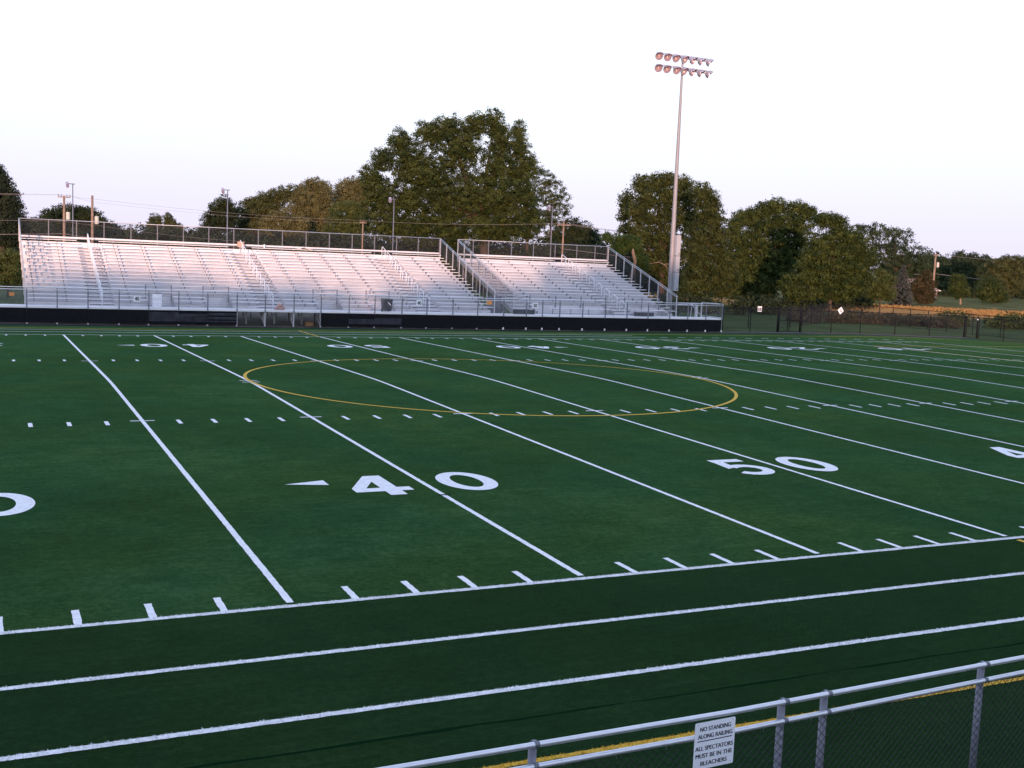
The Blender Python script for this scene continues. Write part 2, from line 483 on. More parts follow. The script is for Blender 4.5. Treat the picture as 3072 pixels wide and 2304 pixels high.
# ------------------------------------------------------------------ the playing field (crowned artificial turf) and its markings
MID, WID = 24.385, 48.77
def crown(y):
    t = abs(y-MID)
    if t >= MID: return 0.0
    t = math.sqrt(t*t + 1.2)             # the ridge is slightly rounded
    return max(0.0, .289*(1-t/MID) + .006*0)
def far_edge(x):
    if x < 46: return 55.35
    return 55.35 - (x-46)*(55.35-52.0)/(55.3-46) if x < 55.3 else 48.0
ys = [-9.0, -4.5, -1.0, 0.0] + [MID*i/22 for i in range(1, 22)] + [MID-.9, MID-.4, MID, MID+.4, MID+.9] + [MID+MID*i/22 for i in range(1, 23)]
ys = sorted(set(round(y, 4) for y in ys))
mb = MB()
xs = [-75, -60, -45, -30, -20, -10, 0, 10, 20, 30, 38, 46, 48, 50, 52, 54, 55.3]
rows = ys + ['far']
P = [[(x, (far_edge(x) if y == 'far' else y), 0.004 + (crown(y) if y != 'far' else 0)) for x in xs] for y in rows]
flat = [p for r_ in P for p in r_]
n = len(xs)
mb.add(flat, [(i*n+j, i*n+j+1, (i+1)*n+j+1, (i+1)*n+j) for i in range(len(rows)-1) for j in range(n-1)])
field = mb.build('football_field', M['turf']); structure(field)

def strip_y(mb, xc, y0, y1, w, z=.010, jag=0):
    """a painted line running across the pitch (along Y)"""
    cuts = [y0] + [y for y in ys if y0 < y < y1] + [y1]
    if jag:
        fine = []
        for a, b in zip(cuts[:-1], cuts[1:]):
            k = max(1, int((b-a)/jag)); fine += [a+(b-a)*i/k for i in range(k)]
        cuts = fine + [y1]
    j = (lambda: random.uniform(-.006, .006)) if jag else (lambda: 0)
    V = []
    for y in cuts:
        V += [(xc-w/2+j(), y, crown(y)+z), (xc+w/2+j(), y, crown(y)+z)]
    mb.add(V, [(2*i, 2*i+1, 2*i+3, 2*i+2) for i in range(len(cuts)-1)])
def strip_x(mb, x0, x1, yc, w, z=.010, jag=0):
    k = max(1, int((x1-x0)/jag)) if jag else max(1, int((x1-x0)/4))
    V = []
    for i in range(k+1):
        x = x0+(x1-x0)*i/k
        a, b = (random.uniform(-.006, .006), random.uniform(-.006, .006)) if jag else (0, 0)
        V += [(x, yc-w/2+a, crown(yc-w/2)+z), (x, yc+w/2+b, crown(yc+w/2)+z)]
    mb.add(V, [(2*i, 2*i+2, 2*i+3, 2*i+1) for i in range(k)])
def blades(mb, x0, x1, yc, w, dens, hgt=.019):
    """upright fibres of a painted strip close to the camera"""
    nb = int((x1-x0)*w*dens)
    for _ in range(nb):
        x = random.uniform(x0, x1); y = yc + random.uniform(-.5, .5)*w*1.03
        a = random.uniform(0, math.pi); h = hgt*random.uniform(.5, 1.15); ww = random.uniform(.004, .009)
        dx, dy = math.cos(a)*ww, math.sin(a)*ww; lx, ly = random.gauss(0, .012), random.gauss(0, .012)
        z = crown(y)+.008
        mb.face([(x-dx, y-dy, z), (x+dx, y+dy, z), (x+lx, y+ly, z+h)])

YARD = {-30: -27.6, -25: -23.0, -20: -18.40, -15: -13.830, -10: -9.273, -5: -4.629, 0: -.117, 5: 4.688, 10: 9.391, 15: 13.876, 20: 18.30, 25: 23.0, 30: 27.85, 35: 32.3, 40: 36.8, 45: 41.3, 50: 45.8}
for k, x in YARD.items():
    mb = MB(); strip_y(mb, x, .28, WID-.28, .105, jag=.05 if -16 < k < 6 else 0); mb.build('yard_line', M['line'], field)
def yard_x(u):                 # position of any single yard, between the five-yard lines
    a = math.floor(u/5)*5
    if a >= 50: return YARD[50] + (u-50)*.9144
    return YARD[a] + (YARD[a+5]-YARD[a])*(u-a)/5
for yc, inner in ((.48, 1), (WID-.48-.3, 1), (16.256, 0), (32.514, 0)):
    mb = MB()
    for u in range(-30, 51):
        if u % 5 == 0:
            if not inner:
                x = yard_x(u); strip_x(mb, x-.31, x-.055, yc, .09); strip_x(mb, x+.055, x+.31, yc, .09)
            continue
        if inner: strip_y(mb, yard_x(u), yc-.30, yc+.30, .100, jag=.05 if yc < 2 else 0)
        else:
            o_ = -.28 if yc < 20 else .28
            strip_y(mb, yard_x(u), yc+o_-.31, yc+o_+.31, .105)
    mb.build('hash_mark_row', M['line'], field)
# cross bars at midfield on the two forty-yard lines
for k in (-10, 10):
    mb = MB(); x = YARD[k]
    for yy in (MID-.23, MID+.23):
        strip_x(mb, x-.31, x-.055, yy, .09); strip_x(mb, x+.055, x+.31, yy, .09)
    mb.build('midfield_tick', M['line'], field)
# sidelines and restraining lines, near and far
for yc in (.13, -1.77, -3.58):
    mb = MB(); strip_x(mb, -75, 4, yc, .10, jag=.06); strip_x(mb, 4, 55, yc, .10)
    blades(mb, -19, 4, yc, .10, 3800)
    mb.build('sideline', M['line'], field)
for yc in (WID-.13, 50.6, 52.3):
    mb = MB(); strip_x(mb, -75, 23 if yc > 50 else YARD[50], yc, .10)
    if yc > 50:
        for i in range(16):
            x = 24.2+i*1.42 + (.0 if yc < 52 else .0)
            if yc < 51 and x < 46: strip_x(mb, x, x+.62, yc, .11)
    mb.build('sideline', M['line'], field)
mb = MB(); strip_x(mb, -75, 50, -5.32, .075, jag=.06); blades(mb, -19, 2, -5.32, .075, 3200, .022); mb.build('soccer_touchline', M['yline'], field)
mb = MB(); strip_x(mb, -75, 46, 53.35, .11)
pts = [(46+6.5*math.sin(a), 53.35-2.6*(1-math.cos(a))) for a in [i*math.pi/2/10 for i in range(11)]]
for (xa, ya), (xb, yb) in zip(pts[:-1], pts[1:]):
    mb.face([(xa, ya-.055, .012), (xb, yb-.055, .012), (xb, yb+.055, .012), (xa, ya+.055, .012)])
mb.build('soccer_touchline', M['yline'], field)
mb = MB(); strip_y(mb, YARD[0], -5.3, -.0, .11); strip_y(mb, YARD[0], WID+.02, 53.3, .11); mb.build('soccer_halfway_line', M['yline'], field)
mb = MB()
for yy in (43.9, 4.87): strip_x(mb, 36.9, 53, yy, .11)
strip_y(mb, 36.9, 4.92, 43.85, .11, z=.014)
V = []
for i in range(41):
    a = math.pi - .66 + 1.32*i/40
    for r_ in (9.09, 9.20):
        x, y = 43.9+r_*math.cos(a), MID+r_*math.sin(a); V.append((x, y, crown(y)+.012))
mb.add(V, [(2*i, 2*i+1, 2*i+3, 2*i+2) for i in range(40)])
mb.build('penalty_area_line', M['yline'], field)
mb = MB(); V = []
for i in range(145):
    a = 2*math.pi*i/144
    for r_ in (9.08, 9.20):
        x, y = YARD[0]+.06+r_*math.cos(a)*1.005, MID+r_*math.sin(a); V.append((x, y, crown(y)+.013))
mb.add(V, [(2*i, 2*i+1, 2*i+3, 2*i+2) for i in range(144)]); mb.build('centre_circle', M['yline'], field)
mb = MB()
for y0, amp in ((-4.35, .02),):
    k = 60; V = []
    for i in range(k+1):
        x = -22+27*i/k; w = .014+.012*random.random()
        V += [(x, y0-w+random.uniform(-.02, .02), .0065), (x, y0+w+random.uniform(-.02, .02), .0065)]
    mb.add(V, [(2*i, 2*i+2, 2*i+3, 2*i+1) for i in range(k)])
mb.build('turf_seam', M['seam'], field)
# scuffed dark notch on the left forty-yard line
mb = MB(); mb.add([(YARD[-10]-.12, 6.05, crown(6)+.013), (YARD[-10]+.13, 6.0, crown(6)+.013), (YARD[-10]+.12, 6.09, crown(6)+.013), (YARD[-10]-.08, 6.14, crown(6)+.013)], [(0, 1, 2, 3)]); mb.build('dark_insert', M['seam'], field)

# numerals: outlines in a box 1.24 wide, 1.85 tall
def arc(cx, cy, rx, ry, a0, a1, n=20):
    return [(cx+rx*math.cos(R(a0+(a1-a0)*i/n)), cy+ry*math.sin(R(a0+(a1-a0)*i/n))) for i in range(n+1)]
def stroke(pts, w):
    L_, R_ = [], []
    for i, p in enumerate(pts):
        a = Vector(pts[max(i-1, 0)]); b = Vector(pts[min(i+1, len(pts)-1)]); d = (b-a).normalized(); nrm = Vector((-d.y, d.x))
        ww = w[i] if isinstance(w, list) else w
        L_.append(tuple(Vector(p)+nrm*ww/2)); R_.append(tuple(Vector(p)-nrm*ww/2))
    return [L_ + R_[::-1]]
GLYPH = {
    '0': [arc(.62, .925, .62, .925, 0, 360, 40)[:-1], arc(.62, .925, .30, .62, 0, 360, 40)[:-1]],
    '4': [[(.60, 0), (.95, 0), (.95, .36), (1.22, .36), (1.22, .68), (.95, .68), (.95, 1.85), (.58, 1.85), (0, .70), (0, .36), (.60, .36)], [(.60, .68), (.60, 1.28), (.30, .68)]],
    '5': [[(.16, 1.54), (1.12, 1.54), (1.12, 1.85), (.18, 1.85)], [(.08, .80), (.40, .92), (.47, 1.56), (.17, 1.56)]] + stroke(arc(.58, .60, .46, .45, 135, -150, 18), .30),
    '3': stroke(arc(.58, 1.36, .42, .34, 165, -80, 14) + arc(.58, .52, .46, .38, 80, -165, 14), .30),
    '2': stroke(arc(.60, 1.30, .45, .40, 170, -20, 14) + [(.75, .75), (.22, .20)], .30) + [[(.0, .0), (1.2, .0), (1.2, .29), (.0, .29)]],
    '1': [[(.45, 0), (.80, 0), (.80, 1.85), (.52, 1.85), (.18, 1.52), (.18, 1.22), (.45, 1.42)]],
    '<': [[(0, .93), (.86, 1.16), (.86, .70)]],
}
def glyph_mesh(ch, xl, yb, rot, sx=1.0, sy=1.0, flip=False):
    polys = GLYPH[ch]
    groups = [polys] if ch in '04' else [[p] for p in polys]
    mb = MB()
    for gi, g_ in enumerate(groups):
        rings = [[Vector((x, y, 0)) for x, y in ring] for ring in g_]
        tri = tessellate_polygon(rings)
        flatv = [v for r_ in rings for v in r_]
        out = []
        for v in flatv:
            x, y = v.x*sx, v.y*sy
            if flip: x = -x + .86*sx
            if rot: x, y = 1.24*sx - x, 1.85*sy - y
            X, Y = xl + x, yb + y
            out.append((X, Y, crown(Y)+.012+gi*.002))
        # orient upwards
        fs = []
        for t in tri:
            a, b, c = (Vector(out[i]) for i in t)
            fs.append(t if (b-a).cross(c-a).z > 0 else (t[0], t[2], t[1]))
        mb.add(out, fs)
    return mb
YB_N, YB_F = 6.30, 40.25
for k, d in ((-20, '3'), (-10, '4'), (0, '5'), (10, '4'), (20, '3'), (30, '2'), (40, '1')):
    x = YARD[k]
    glyph_mesh(d, x-1.63+(.10 if k == 0 else -.18 if k == 10 else 0), YB_N, False, sx=.95 if k == 0 else 1).build('yard_number', M['line'], field)
    glyph_mesh('0', x+.36, YB_N, False).build('yard_number', M['line'], field)
    glyph_mesh('0', x-1.60, YB_F, True).build('yard_number', M['line'], field)
    glyph_mesh(d, x+.39, YB_F, True).build('yard_number', M['line'], field)
    if k < 0:
        glyph_mesh('<', x-2.83, YB_N+.47, False).build('direction_arrow', M['line'], field)
        glyph_mesh('<', x-2.73, YB_F, False).build('direction_arrow', M['line'], field)
    if k > 0:
        glyph_mesh('<', x+1.95, YB_N+.47, False, flip=True).build('direction_arrow', M['line'], field)
        glyph_mesh('<', x+1.95, YB_F, False, flip=True).build('direction_arrow', M['line'], field)

# edge strips beyond the turf
mb = MB()
pts = [(x, far_edge(x)) for x in xs]
out = [(x, 56.75 if x < 46 else 56.75-(x-46)*.35) for x in xs]
mb.add([(x, y, .002) for x, y in pts] + [(x, y, .002) for x, y in out], [(i, i+1, n+i+1, n+i) for i in range(n-1)])
structure(mb.build('rubber_edge_strip', M['rubber']))
mb = MB()
k = 70
V = []
for i in range(k+1):
    x = -40+75*i/k; V += [(x, 56.30+random.uniform(-.18, .15), .007), (x, 57.6, .030)]
mb.add(V, [(2*i, 2*i+2, 2*i+3, 2*i+1) for i in range(k)])
V = []
for i in range(k+1):
    x = 33+23*i/k; y = 56.6 if x < 46 else 56.6-(x-46)*.36
    V += [(x, y-.1+random.uniform(-.1, .1), .008), (x, y+.75+random.uniform(-.2, .2), .035)]
mb.add(V, [(2*i, 2*i+2, 2*i+3, 2*i+1) for i in range(k)])
# ground under the grandstand: bare and worn
mb.add([(-30, 57.6, .030), (33, 57.6, .030), (33, 75, .045), (-30, 75, .045)], [(0, 1, 2, 3)])
structure(mb.build('bare_earth', M['dirt']))
# ------------------------------------------------------------------ grandstand
NR = 18
Y0, Z0, RUN, RISE = 58.50, 1.480, .6155, .2065
DECK = 1.05
def sy(i): return Y0 + RUN*i
def sz(i): return Z0 + RISE*i

def seat_row(mb, xa, xb, i, brackets):
    y, z = sy(i), sz(i)
    mb.cur = 0
    mb.box(xa, xb, y, y+.245, z-.012, z)                     # plank top
    mb.box(xa, xb, y-.002, y+.010, z-.046, z-.0125)          # front lip
    mb.box(xa, xb, y+.237, y+.247, z-.046, z-.0125)          # rear lip
    mb.cur = 1
    for x in brackets:
        if xa+.05 < x < xb-.05:
            mb.box(x-.035, x+.035, y+.03, y+.225, z-.085, z-.047)
            mb.box(x-.018, x+.018, y+.12, y+.19, z-.24, z-.085)
    mb.cur = 0

def bleacher(label, x0, x1, aisles, bays, backposts, left_rail, right_rail):
    T = thing('bleacher', label, 'bleacher', (x0, Y0, 0), 'aluminium bleachers along the far side of the field')
    brackets = [x0+.45+1.83*k for k in range(int((x1-x0)/1.83)+1)]
    def cut(segs, holes):
        out = []
        for a, b in segs:
            for ha, hb in holes:
                if hb <= a or ha >= b: continue
                if ha > a: out.append((a, ha))
                a = max(a, hb)
            if b - a > .15: out.append((a, b))
        return out
    fullx = [(x0+.02, x1)]
    for i in range(NR):
        shift = .0
        holes = [(a, b) for a, b in aisles]
        if i < 3: holes = holes + [(a, b) for a, b in bays]
        for a, b in cut(fullx, sorted(holes)):
            mb = MB(); seat_row(mb, a, b, i, brackets); mb.build('seat_plank', [M['alu'], M['bracket']], T)
        # walking board and riser of the row
        zf = sz(i)-.43
        segs = cut([(x0+.02, x1-.10)], bays) if i < 3 else [(x0+.02, x1-.10)]
        for a, b in segs:
            mb = MB(); mb2 = MB()
            if i > 0: mb.box(a, b, sy(i)-.36, sy(i)+.235, zf-.04, zf)
            else: mb.box(a, b, 58.47, sy(0)+.235, zf-.045, zf-.005)
            mb.build('walking_board', M['alu_dull'], T)
            ztop = sz(i+1)-.43 - .042
            if i == NR-1: continue
            # two shallow grooved boards close the gap up to the next walking board
            mb2.box(a, b, sy(i)+.238, sy(i)+.252, zf-.04, zf+.07)
            mb2.box(a, b, sy(i)+.244, sy(i)+.256, zf+.075, ztop)
            mb2.build('riser', M['riser'], T)
    # bay backs: plank wall behind the wheelchair places
    for a, b in bays:
        mb = MB(); mb.box(a+.003, b-.003, 58.47, sy(2)+.26, DECK-.05, DECK-.006); mb.build('bay_floor', M['alu_dull'], T)
        for xx in (a-.006, b+.006):
            mb = MB(); mb.box(xx-.006, xx+.006, sy(0)+.02, sy(1)-.12, DECK-.05, DECK+.20); mb.box(xx-.006, xx+.006, sy(1)-.119, sy(2)-.12, DECK-.05, DECK+.36); mb.box(xx-.006, xx+.006, sy(2)-.119, sy(2)+.26, DECK-.05, DECK+.55); mb.build('bay_side_panel', M['alu_dull'], T)
        mb = MB(); yb = sy(2)+.262
        zt = sz(3)-.43-.042; k = 4
        for j in range(k):
            za = DECK + (zt-DECK)*j/k
            mb.box(a-.02, b+.02, yb+.004*(j % 2), yb+.02, za+.006, DECK+(zt-DECK)*(j+1)/k-.006)
        mb.build('bay_back_wall', M['riser'], T)
        mb = MB()
        n = max(1, round((b-a)/1.85))
        for j in range(n+1):
            xx = a+(b-a)*j/n
            mb.box(xx-.03, xx+.03, sy(2)+.16, sy(2)+.22, DECK+.3, sz(3)+.26)
        mb.build('bay_guard_post', M['post'], T); mb = MB()
        pass
        mb.tube([(a, sy(2)+.19, sz(3)+.24), (b, sy(2)+.19, sz(3)+.24)], .024)
        mb.tube([(a, sy(2)+.19, sz(3)-.08), (b, sy(2)+.19, sz(3)-.08)], .020)
        mb.build('bay_guard_rail', M['galv'], T)
    # aisles: half steps with dark nosings, and looped centre hand rails
    for (a, b), central in zip(aisles, [bool(c) for c in [aa for aa in aisles]]):
        for i in range(NR-1):
            mb = MB(); zf = sz(i)-.43
            zs = zf + RISE/2
            mb.box(a+.03, b-.03, sy(i)-.06, sy(i)+.236, zs-.030, zs)
            mb.box(a+.03, b-.03, sy(i)-.050, sy(i)-.040, zf+.002, zs-.031)
            mb.cur = 1; mb.box(a+.03, b-.03, sy(i)-.068, sy(i)-.0615, zs-.070, zs+.002)
            mb.build('aisle_step', [M['alu'], M['bracket']], T)
        if b-a > 1.4 or True:
            xc = (a+b)/2
            if left_rail and abs(a-x0) < .4: continue
            for i in range(0, NR-1, 2):
                mb = MB()
                zl, zh = sz(i)-.43, sz(i+1)-.43
                ya, yb = sy(i)-.10, sy(i+1)+.08
                h = .90
                pts = [(xc, ya, zl), (xc, ya, zl+h-.10), (xc, ya+.03, zl+h-.03), (xc, ya+.10, zl+h+.01), (xc, yb-.10, zh+h-.01+.02), (xc, yb-.03, zh+h-.02), (xc, yb, zh+h-.09), (xc, yb, zh)]
                mb.tube(pts, .026, 8)
                mb.tube([(xc, ya, zl+.52), (xc, yb, zh+.50)], .016, 8)
                mb.build('handrail', M['plastw'], T)
    # back guard: posts, top and bottom rail, woven wire
    yb = sy(NR-1)+.36; zb, zt = sz(NR-1)-.38, 6.31
    br = MB(); br.tube([(x0, yb, zt), (x1, yb, zt)], .024); br.tube([(x0, yb, zb+.45), (x1, yb, zb+.45)], .018)
    back = br.build('back_railing', M['galv'], T)
    for x in backposts:
        mb = MB(); mb.box(x-.030, x+.030, yb+.026, yb+.085, zb-.5, zt-.005); mb.build('railing_post', M['post'], back)
    mb = MB(); mb.cur = 0
    chainlink(mb, lambda s, t: (x0+s, yb+.025, zb+.05+t), x1-x0, zt-zb-.06); mb.build('railing_mesh', M['greywire'], back)
    mb = MB(); mb.box(x0, x1, sy(NR-1)+.24, sy(NR-1)+.33, sz(NR-1)-.43-.04, sz(NR-1)-.16); mb.build('riser', M['alu'], T)
    mb = MB(); mb.box(x0, x1-.02, yb-.03, yb+.02, sz(NR-1)+.10, sz(NR-1)+.20); mb.build('back_rest_board', M['alu'], T)
    # sloping side railings
    for side, x in (('l', x0-.06), ('r', x1+.05)):
        ya, za = sy(0)-.05, 2.66; yb2, zb2 = sy(NR-1)+.33, 6.31
        def on(y, x=x): return za + (zb2-za)*(y-ya)/(yb2-ya)
        mb = MB()
        mb.tube([(x, ya, za), (x, yb2, zb2)], .024); mb.tube([(x, ya, za-.13), (x, yb2, zb2-.13)], .024)
        rl = mb.build('side_railing', M['galv'], T)
        for j in range(9):
            y = ya+(yb2-ya)*j/8; z = on(y)
            mb = MB(); 
            mb.box(x-.032, x+.032, y-.03, y+.03, DECK if j == 0 else z-1.55, z-.005); mb.build('railing_post', M['galv'], rl)
        mb = MB()
        L_ = yb2-ya
        chainlink(mb, lambda s, t, x=x: (x, ya+s, on(ya+s)-1.28+t), L_, 1.13); mb.build('railing_mesh', M['greywire'], rl)
        if (side == 'l' and left_rail) :
            mb = MB(); mb.beam((x, ya, za-1.50), (x, yb2, zb2-1.50), .05, .34); mb.build('side_stringer', M['alu_dull'], T)
    # under-structure
    for x in [x0+.35+1.83*k for k in range(int((x1-x0-.5)/1.83)+1)] + [x1-.14]:
        mb = MB()
        inb = any(a-.1 < x < b+.1 for a, b in bays)
        yf = sy(2)+.40 if inb else sy(0)
        mb.beam((x, yf, .98+(yf-sy(0))*.3355), (x, sy(NR-1)+.3, sz(NR-1)-.58), .06, .12)
        for yy in (59.0, 62.6, 66.2, 69.0):
            mb.box(x-.04, x+.04, yy-.04, yy+.04, .0, (.95 if inb and yy < 60 else .98+(yy-sy(0))*.3355 - .05))
        mb.beam((x, 59.0, .25), (x, 62.6, 1.95), .05, .05); mb.beam((x, 62.6, 1.9), (x, 66.2, .3), .05, .05); mb.beam((x, 66.2, .3), (x, 69.0, 3.9), .05, .05)
        mb.build('support_frame', M['galv'], T)
    return T

bp_main = [-15.3 + 30.5*k/17 for k in range(18)]
main = bleacher('long aluminium bleacher with three aisles, left of the gap in the grandstand', -15.3, 15.2,
    [(-11.75, -10.30), (-1.42, .32), (9.45, 11.20)],
    [(-8.30, -6.72), (-4.75, -3.12), (2.50, 4.17), (6.22, 7.88)], bp_main, False, False)
bp_r = [16.8, 18.1, 19.45, 21.5, 23.5, 25.5, 27.55, 29.3, 30.5]
right = bleacher('short aluminium bleacher on the right side of the grandstand gap', 16.8, 30.5,
    [(16.9, 18.35), (25.2, 26.75)], [(18.75, 25.15), (26.8, 29.9)], bp_r, True, False)
# low folding benches standing in the front bays of the right bleacher
def low_bench(x0, x1, y, label):
    T = thing('low_bench', label, 'bench', ((x0+x1)/2, y, DECK), 'low benches on the walkway before the right bleacher')
    mb = MB(); mb.box(x0, x1, y-.13, y+.13, DECK+.42, DECK+.455); mb.box(x0, x1, y-.13, y-.12, DECK+.385, DECK+.4195); mb.build('seat_plank', M['alu'], T)
    n = max(2, round((x1-x0)/1.2))
    for j in range(n):
        x = x0+.25+(x1-x0-.5)*j/(n-1)
        mb = MB(); mb.box(x-.02, x+.02, y-.02, y+.02, DECK+.02, DECK+.384); mb.box(x-.03, x+.03, y-.12, y+.12, DECK, DECK+.0195); mb.build('leg', M['post'], T)
low_bench(19.9, 24.9, 58.9, 'low aluminium plank bench just right of the 30 sign')
low_bench(26.9, 29.8, 58.9, 'low aluminium plank bench at the right end of the short bleacher')

# ------------------------------------------------------------------ raised walkway in front of the stands, with fence and black skirting
WX0, WX1, WY = -34.0, 33.55, 56.62
walk = thing('raised_walkway', 'raised aluminium walkway with wire fence and black slatted skirting before the bleachers', 'walkway', (0, WY, 0))
mb = MB()
for j in range(7):
    ya = WY+.06+j*.255; mb.box(WX0, WX1, ya, ya+.245, DECK-.045, DECK-.004*(j % 2))
mb.build('deck_planks', M['alu'], walk)
mb = MB(); mb.box(WX0, WX1, WY+.0, WY+.05, DECK-.10, DECK+.012); mb.build('deck_edge', M['alu'], walk)
FP = [-33.5, -31.7, -29.9, -28.1, -26.3, -24.5, -22.7, -20.9, -19.05, -17.2, -15.32, -13.68, -11.98, -10.23, -8.52, -6.76, -5.02, -3.22, -1.45, .39, 2.16, 4.03, 5.79, 7.68, 9.45, 11.34, 13.18, 15.15, 16.9, 18.16, 19.53, 21.39, 23.26, 25.09, 26.9, 28.79, 30.40, 32.04, 33.52]
for x in FP:
    mb = MB(); mb.box(x-.030, x+.030, WY-.065, WY-.003, DECK-.13, 2.11); mb.build('fence_post', M['post'], walk)
for z in (2.15, 2.02):
    mb = MB(); mb.tube([(WX0, WY-.034 if z > 2.1 else WY-.085, z), (WX1, WY-.034 if z > 2.1 else WY-.085, z)], .024); mb.build('fence_rail', M['rail'], walk)
mb = MB(); chainlink(mb, lambda s, t: (-20+s, WY-.0015, DECK+.03+t), 53.5, .95, r=.0015); mb.build('fence_mesh', M['galv'], walk)
# skirting, bay by bay; three bays stand open under the deck
for a, b in zip(FP[:-1], FP[1:]):
    if -3.3 < (a+b)/2 < 2.3: continue
    mb = MB(); zb = .05 if a > 14.9 else .10
    faded = (-10.0 < a < -4.9) or (3.9 < a < 6)
    k = 10; h = (DECK-.13-zb)/k
    mb.cur = 0
    mb.box(a+.001, b-.001, WY+.012, WY+.022, zb, DECK-.102)
    for j in range(k):
        mb.cur = 1 if (faded and 2 <= j <= 8 and random.random() < .75) else 0
        mb.box(a+.002, b-.002, WY-.002-.003*(j % 2), WY+.011, zb+j*h+.008, zb+(j+1)*h-.008)
    mb.build('skirt_panel', [M['black'] if not faded else M['slat'], M['slatfade']], walk)
for x in FP:
    openbay = -3.5 < x < 2.4
    mb = MB()
    mb.box(x-.045, x+.045, WY+.03, WY+.11, 0, DECK-.103)
    if openbay:
        mb.beam((x-.0, WY+.12, .12), (x, WY+1.5, DECK-.12), .07, .05)
        mb.box(x-.03, x+.03, WY+.55, WY+.61, .3, DECK-.11)
    mb.build('deck_leg', M['alu_dull'] if openbay else M['galv'], walk)
    if x > 14.9:
        mb = MB(); mb.box(x-.05, x+.05, WY-.05, WY-.008, .005, .17); mb.build('leg_foot', M['white_trim'], walk)
# ramp landing at the right end: rear rail, closing panel, braces
mb = MB()
mb.tube([(30.7, 58.5, 2.10), (33.0, 58.5, 2.10)], .024); mb.tube([(30.7, 58.5, 1.98), (33.0, 58.5, 1.98)], .022)
for x in (32.9,): mb.box(x-.03, x+.03, 58.45, 58.55, DECK, 2.09)
mb.build('landing_rail', M['rail'], walk)
mb = MB(); mb.box(32.42, 32.62, 58.56, 58.70, 0.1, 2.0); mb.build('landing_post', M['galv'], walk)
mb = MB()
mb.tube([(WX1-.03, WY, 2.15), (WX1-.03, 59.4, 2.15)], .024); mb.tube([(WX1-.03, WY, 1.10), (WX1-.03, 59.4, 1.10)], .024); mb.box(WX1-.06, WX1, 59.35, 59.42, 0, 2.15)
mb.build('end_rail', M['rail'], walk)
mb = MB(); mb.beam((33.3, 58.9, 1.05), (33.3, 60.6, 2.0), .04, .04); mb.beam((32.2, 58.9, 1.05), (32.9, 59.8, 2.0), .04, .04); mb.build('landing_brace', M['galv'], walk)
# crossed braces in the gap between the two bleachers
mb = MB(); mb.beam((15.35, 59.2, 1.1), (16.45, 59.2, 2.3), .05, .05); mb.beam((15.35, 59.25, 2.3), (16.45, 59.25, 1.1), .05, .05); mb.box(15.3, 16.5, 60.0, 60.03, .1, 2.2)
mb.build('gap_bracing', M['post'], walk)

# ------------------------------------------------------------------ number signs and small plates on the fences
def number_sign(txt, x, y, z, w, h, label, tilt=0.0, depth=.012):
    T = thing('number_sign', label, 'sign', (x, y, z), 'yard number signs on the fences')
    mb = MB(); c, s_ = math.cos(tilt), math.sin(tilt)
    mb.obox((x, y, z), (w/2*c, 0, w/2*s_), (0, depth/2, 0), (-h/2*s_, 0, h/2*c)); mb.build('plate', M['signw'], T)
    M4 = Matrix(((c, -s_, 0, x), (0, 0, -1, y-depth/2), (s_, c, 0, z), (0, 0, 0, 1)))
    text_mesh('lettering', txt, w*(.66 if len(txt) > 1 else .36), h*.60, M['ink'], T, M4, bold=.012, depth=.004, weight=w*.016)
    return T
number_sign('40', -9.22, WY-.10, 1.615, .385, .385, 'white square 40 sign on the walkway fence, left of the white barrel')
number_sign('40', 8.86, WY-.10, 1.735, .41, .39, 'white square 40 sign on the walkway fence, right of the black bin')
number_sign('30', 17.53, WY-.10, 1.735, .42, .41, 'white square 30 sign on the walkway fence before the short bleacher')
def plate(x, y, z, w, h, label):
    T = thing('warning_plate', label, 'sign', (x, y, z), 'small orange plates')
    mb = MB(); mb.box(x-w/2, x+w/2, y-.006, y+.006, z-h/2, z+h/2); mb.build('plate', M['orange'], T)
    mb = MB()
    for sx in (-1, 1): mb.tube([(x+sx*w*.4, y-.006, z+h*.35), (x+sx*w*.4, y-.014, z+h*.35)], .012, 8)
    mb.build('fixing_bolt', M['galv'], T)
plate(14.83, WY+1.75, 1.80, .40, .30, 'small orange plate at the right end of the long bleacher')

# ------------------------------------------------------------------ things standing on the walkway and stands
T = thing('barrel', 'tall white plastic barrel standing in a gap of the front seat row', 'barrel', (-7.9, 57.65, DECK), None)
mb = MB()
mb.lathe([(.0, 0), (.262, .0), (.275, .03), (.275, .27), (.285, .285), (.275, .30), (.275, .58), (.285, .595), (.275, .61), (.275, .82), (.26, .86), (.245, .86), (.245, .30), (0, .28)], (-7.9, 57.65, DECK), 28)
mb.build('drum', M['plastw'], T)
mb = MB(); mb.lathe([(.262, .855), (.272, .865), (.272, .885), (.25, .89), (.24, .87)], (-7.9, 57.65, DECK), 28); mb.build('rim_liner', M['plastb'], T)
T = thing('trash_bin', 'black wheeled trash bin on the walkway left of the second 40 sign', 'bin', (6.95, 57.6, DECK), None)
mb = MB(); x, y = 6.95, 57.6
b0 = [(-.26, -.24), (.26, -.24), (.26, .26), (-.26, .26)]; b1 = [(-.31, -.30), (.31, -.30), (.31, .32), (-.31, .32)]
mb.add([(x+a, y+b, DECK+.06) for a, b in b0] + [(x+a, y+b, DECK+.80) for a, b in b1], [(3, 2, 1, 0), (0, 1, 5, 4), (1, 2, 6, 5), (2, 3, 7, 6), (3, 0, 4, 7)])
mb.build('body', M['plastb'], T)
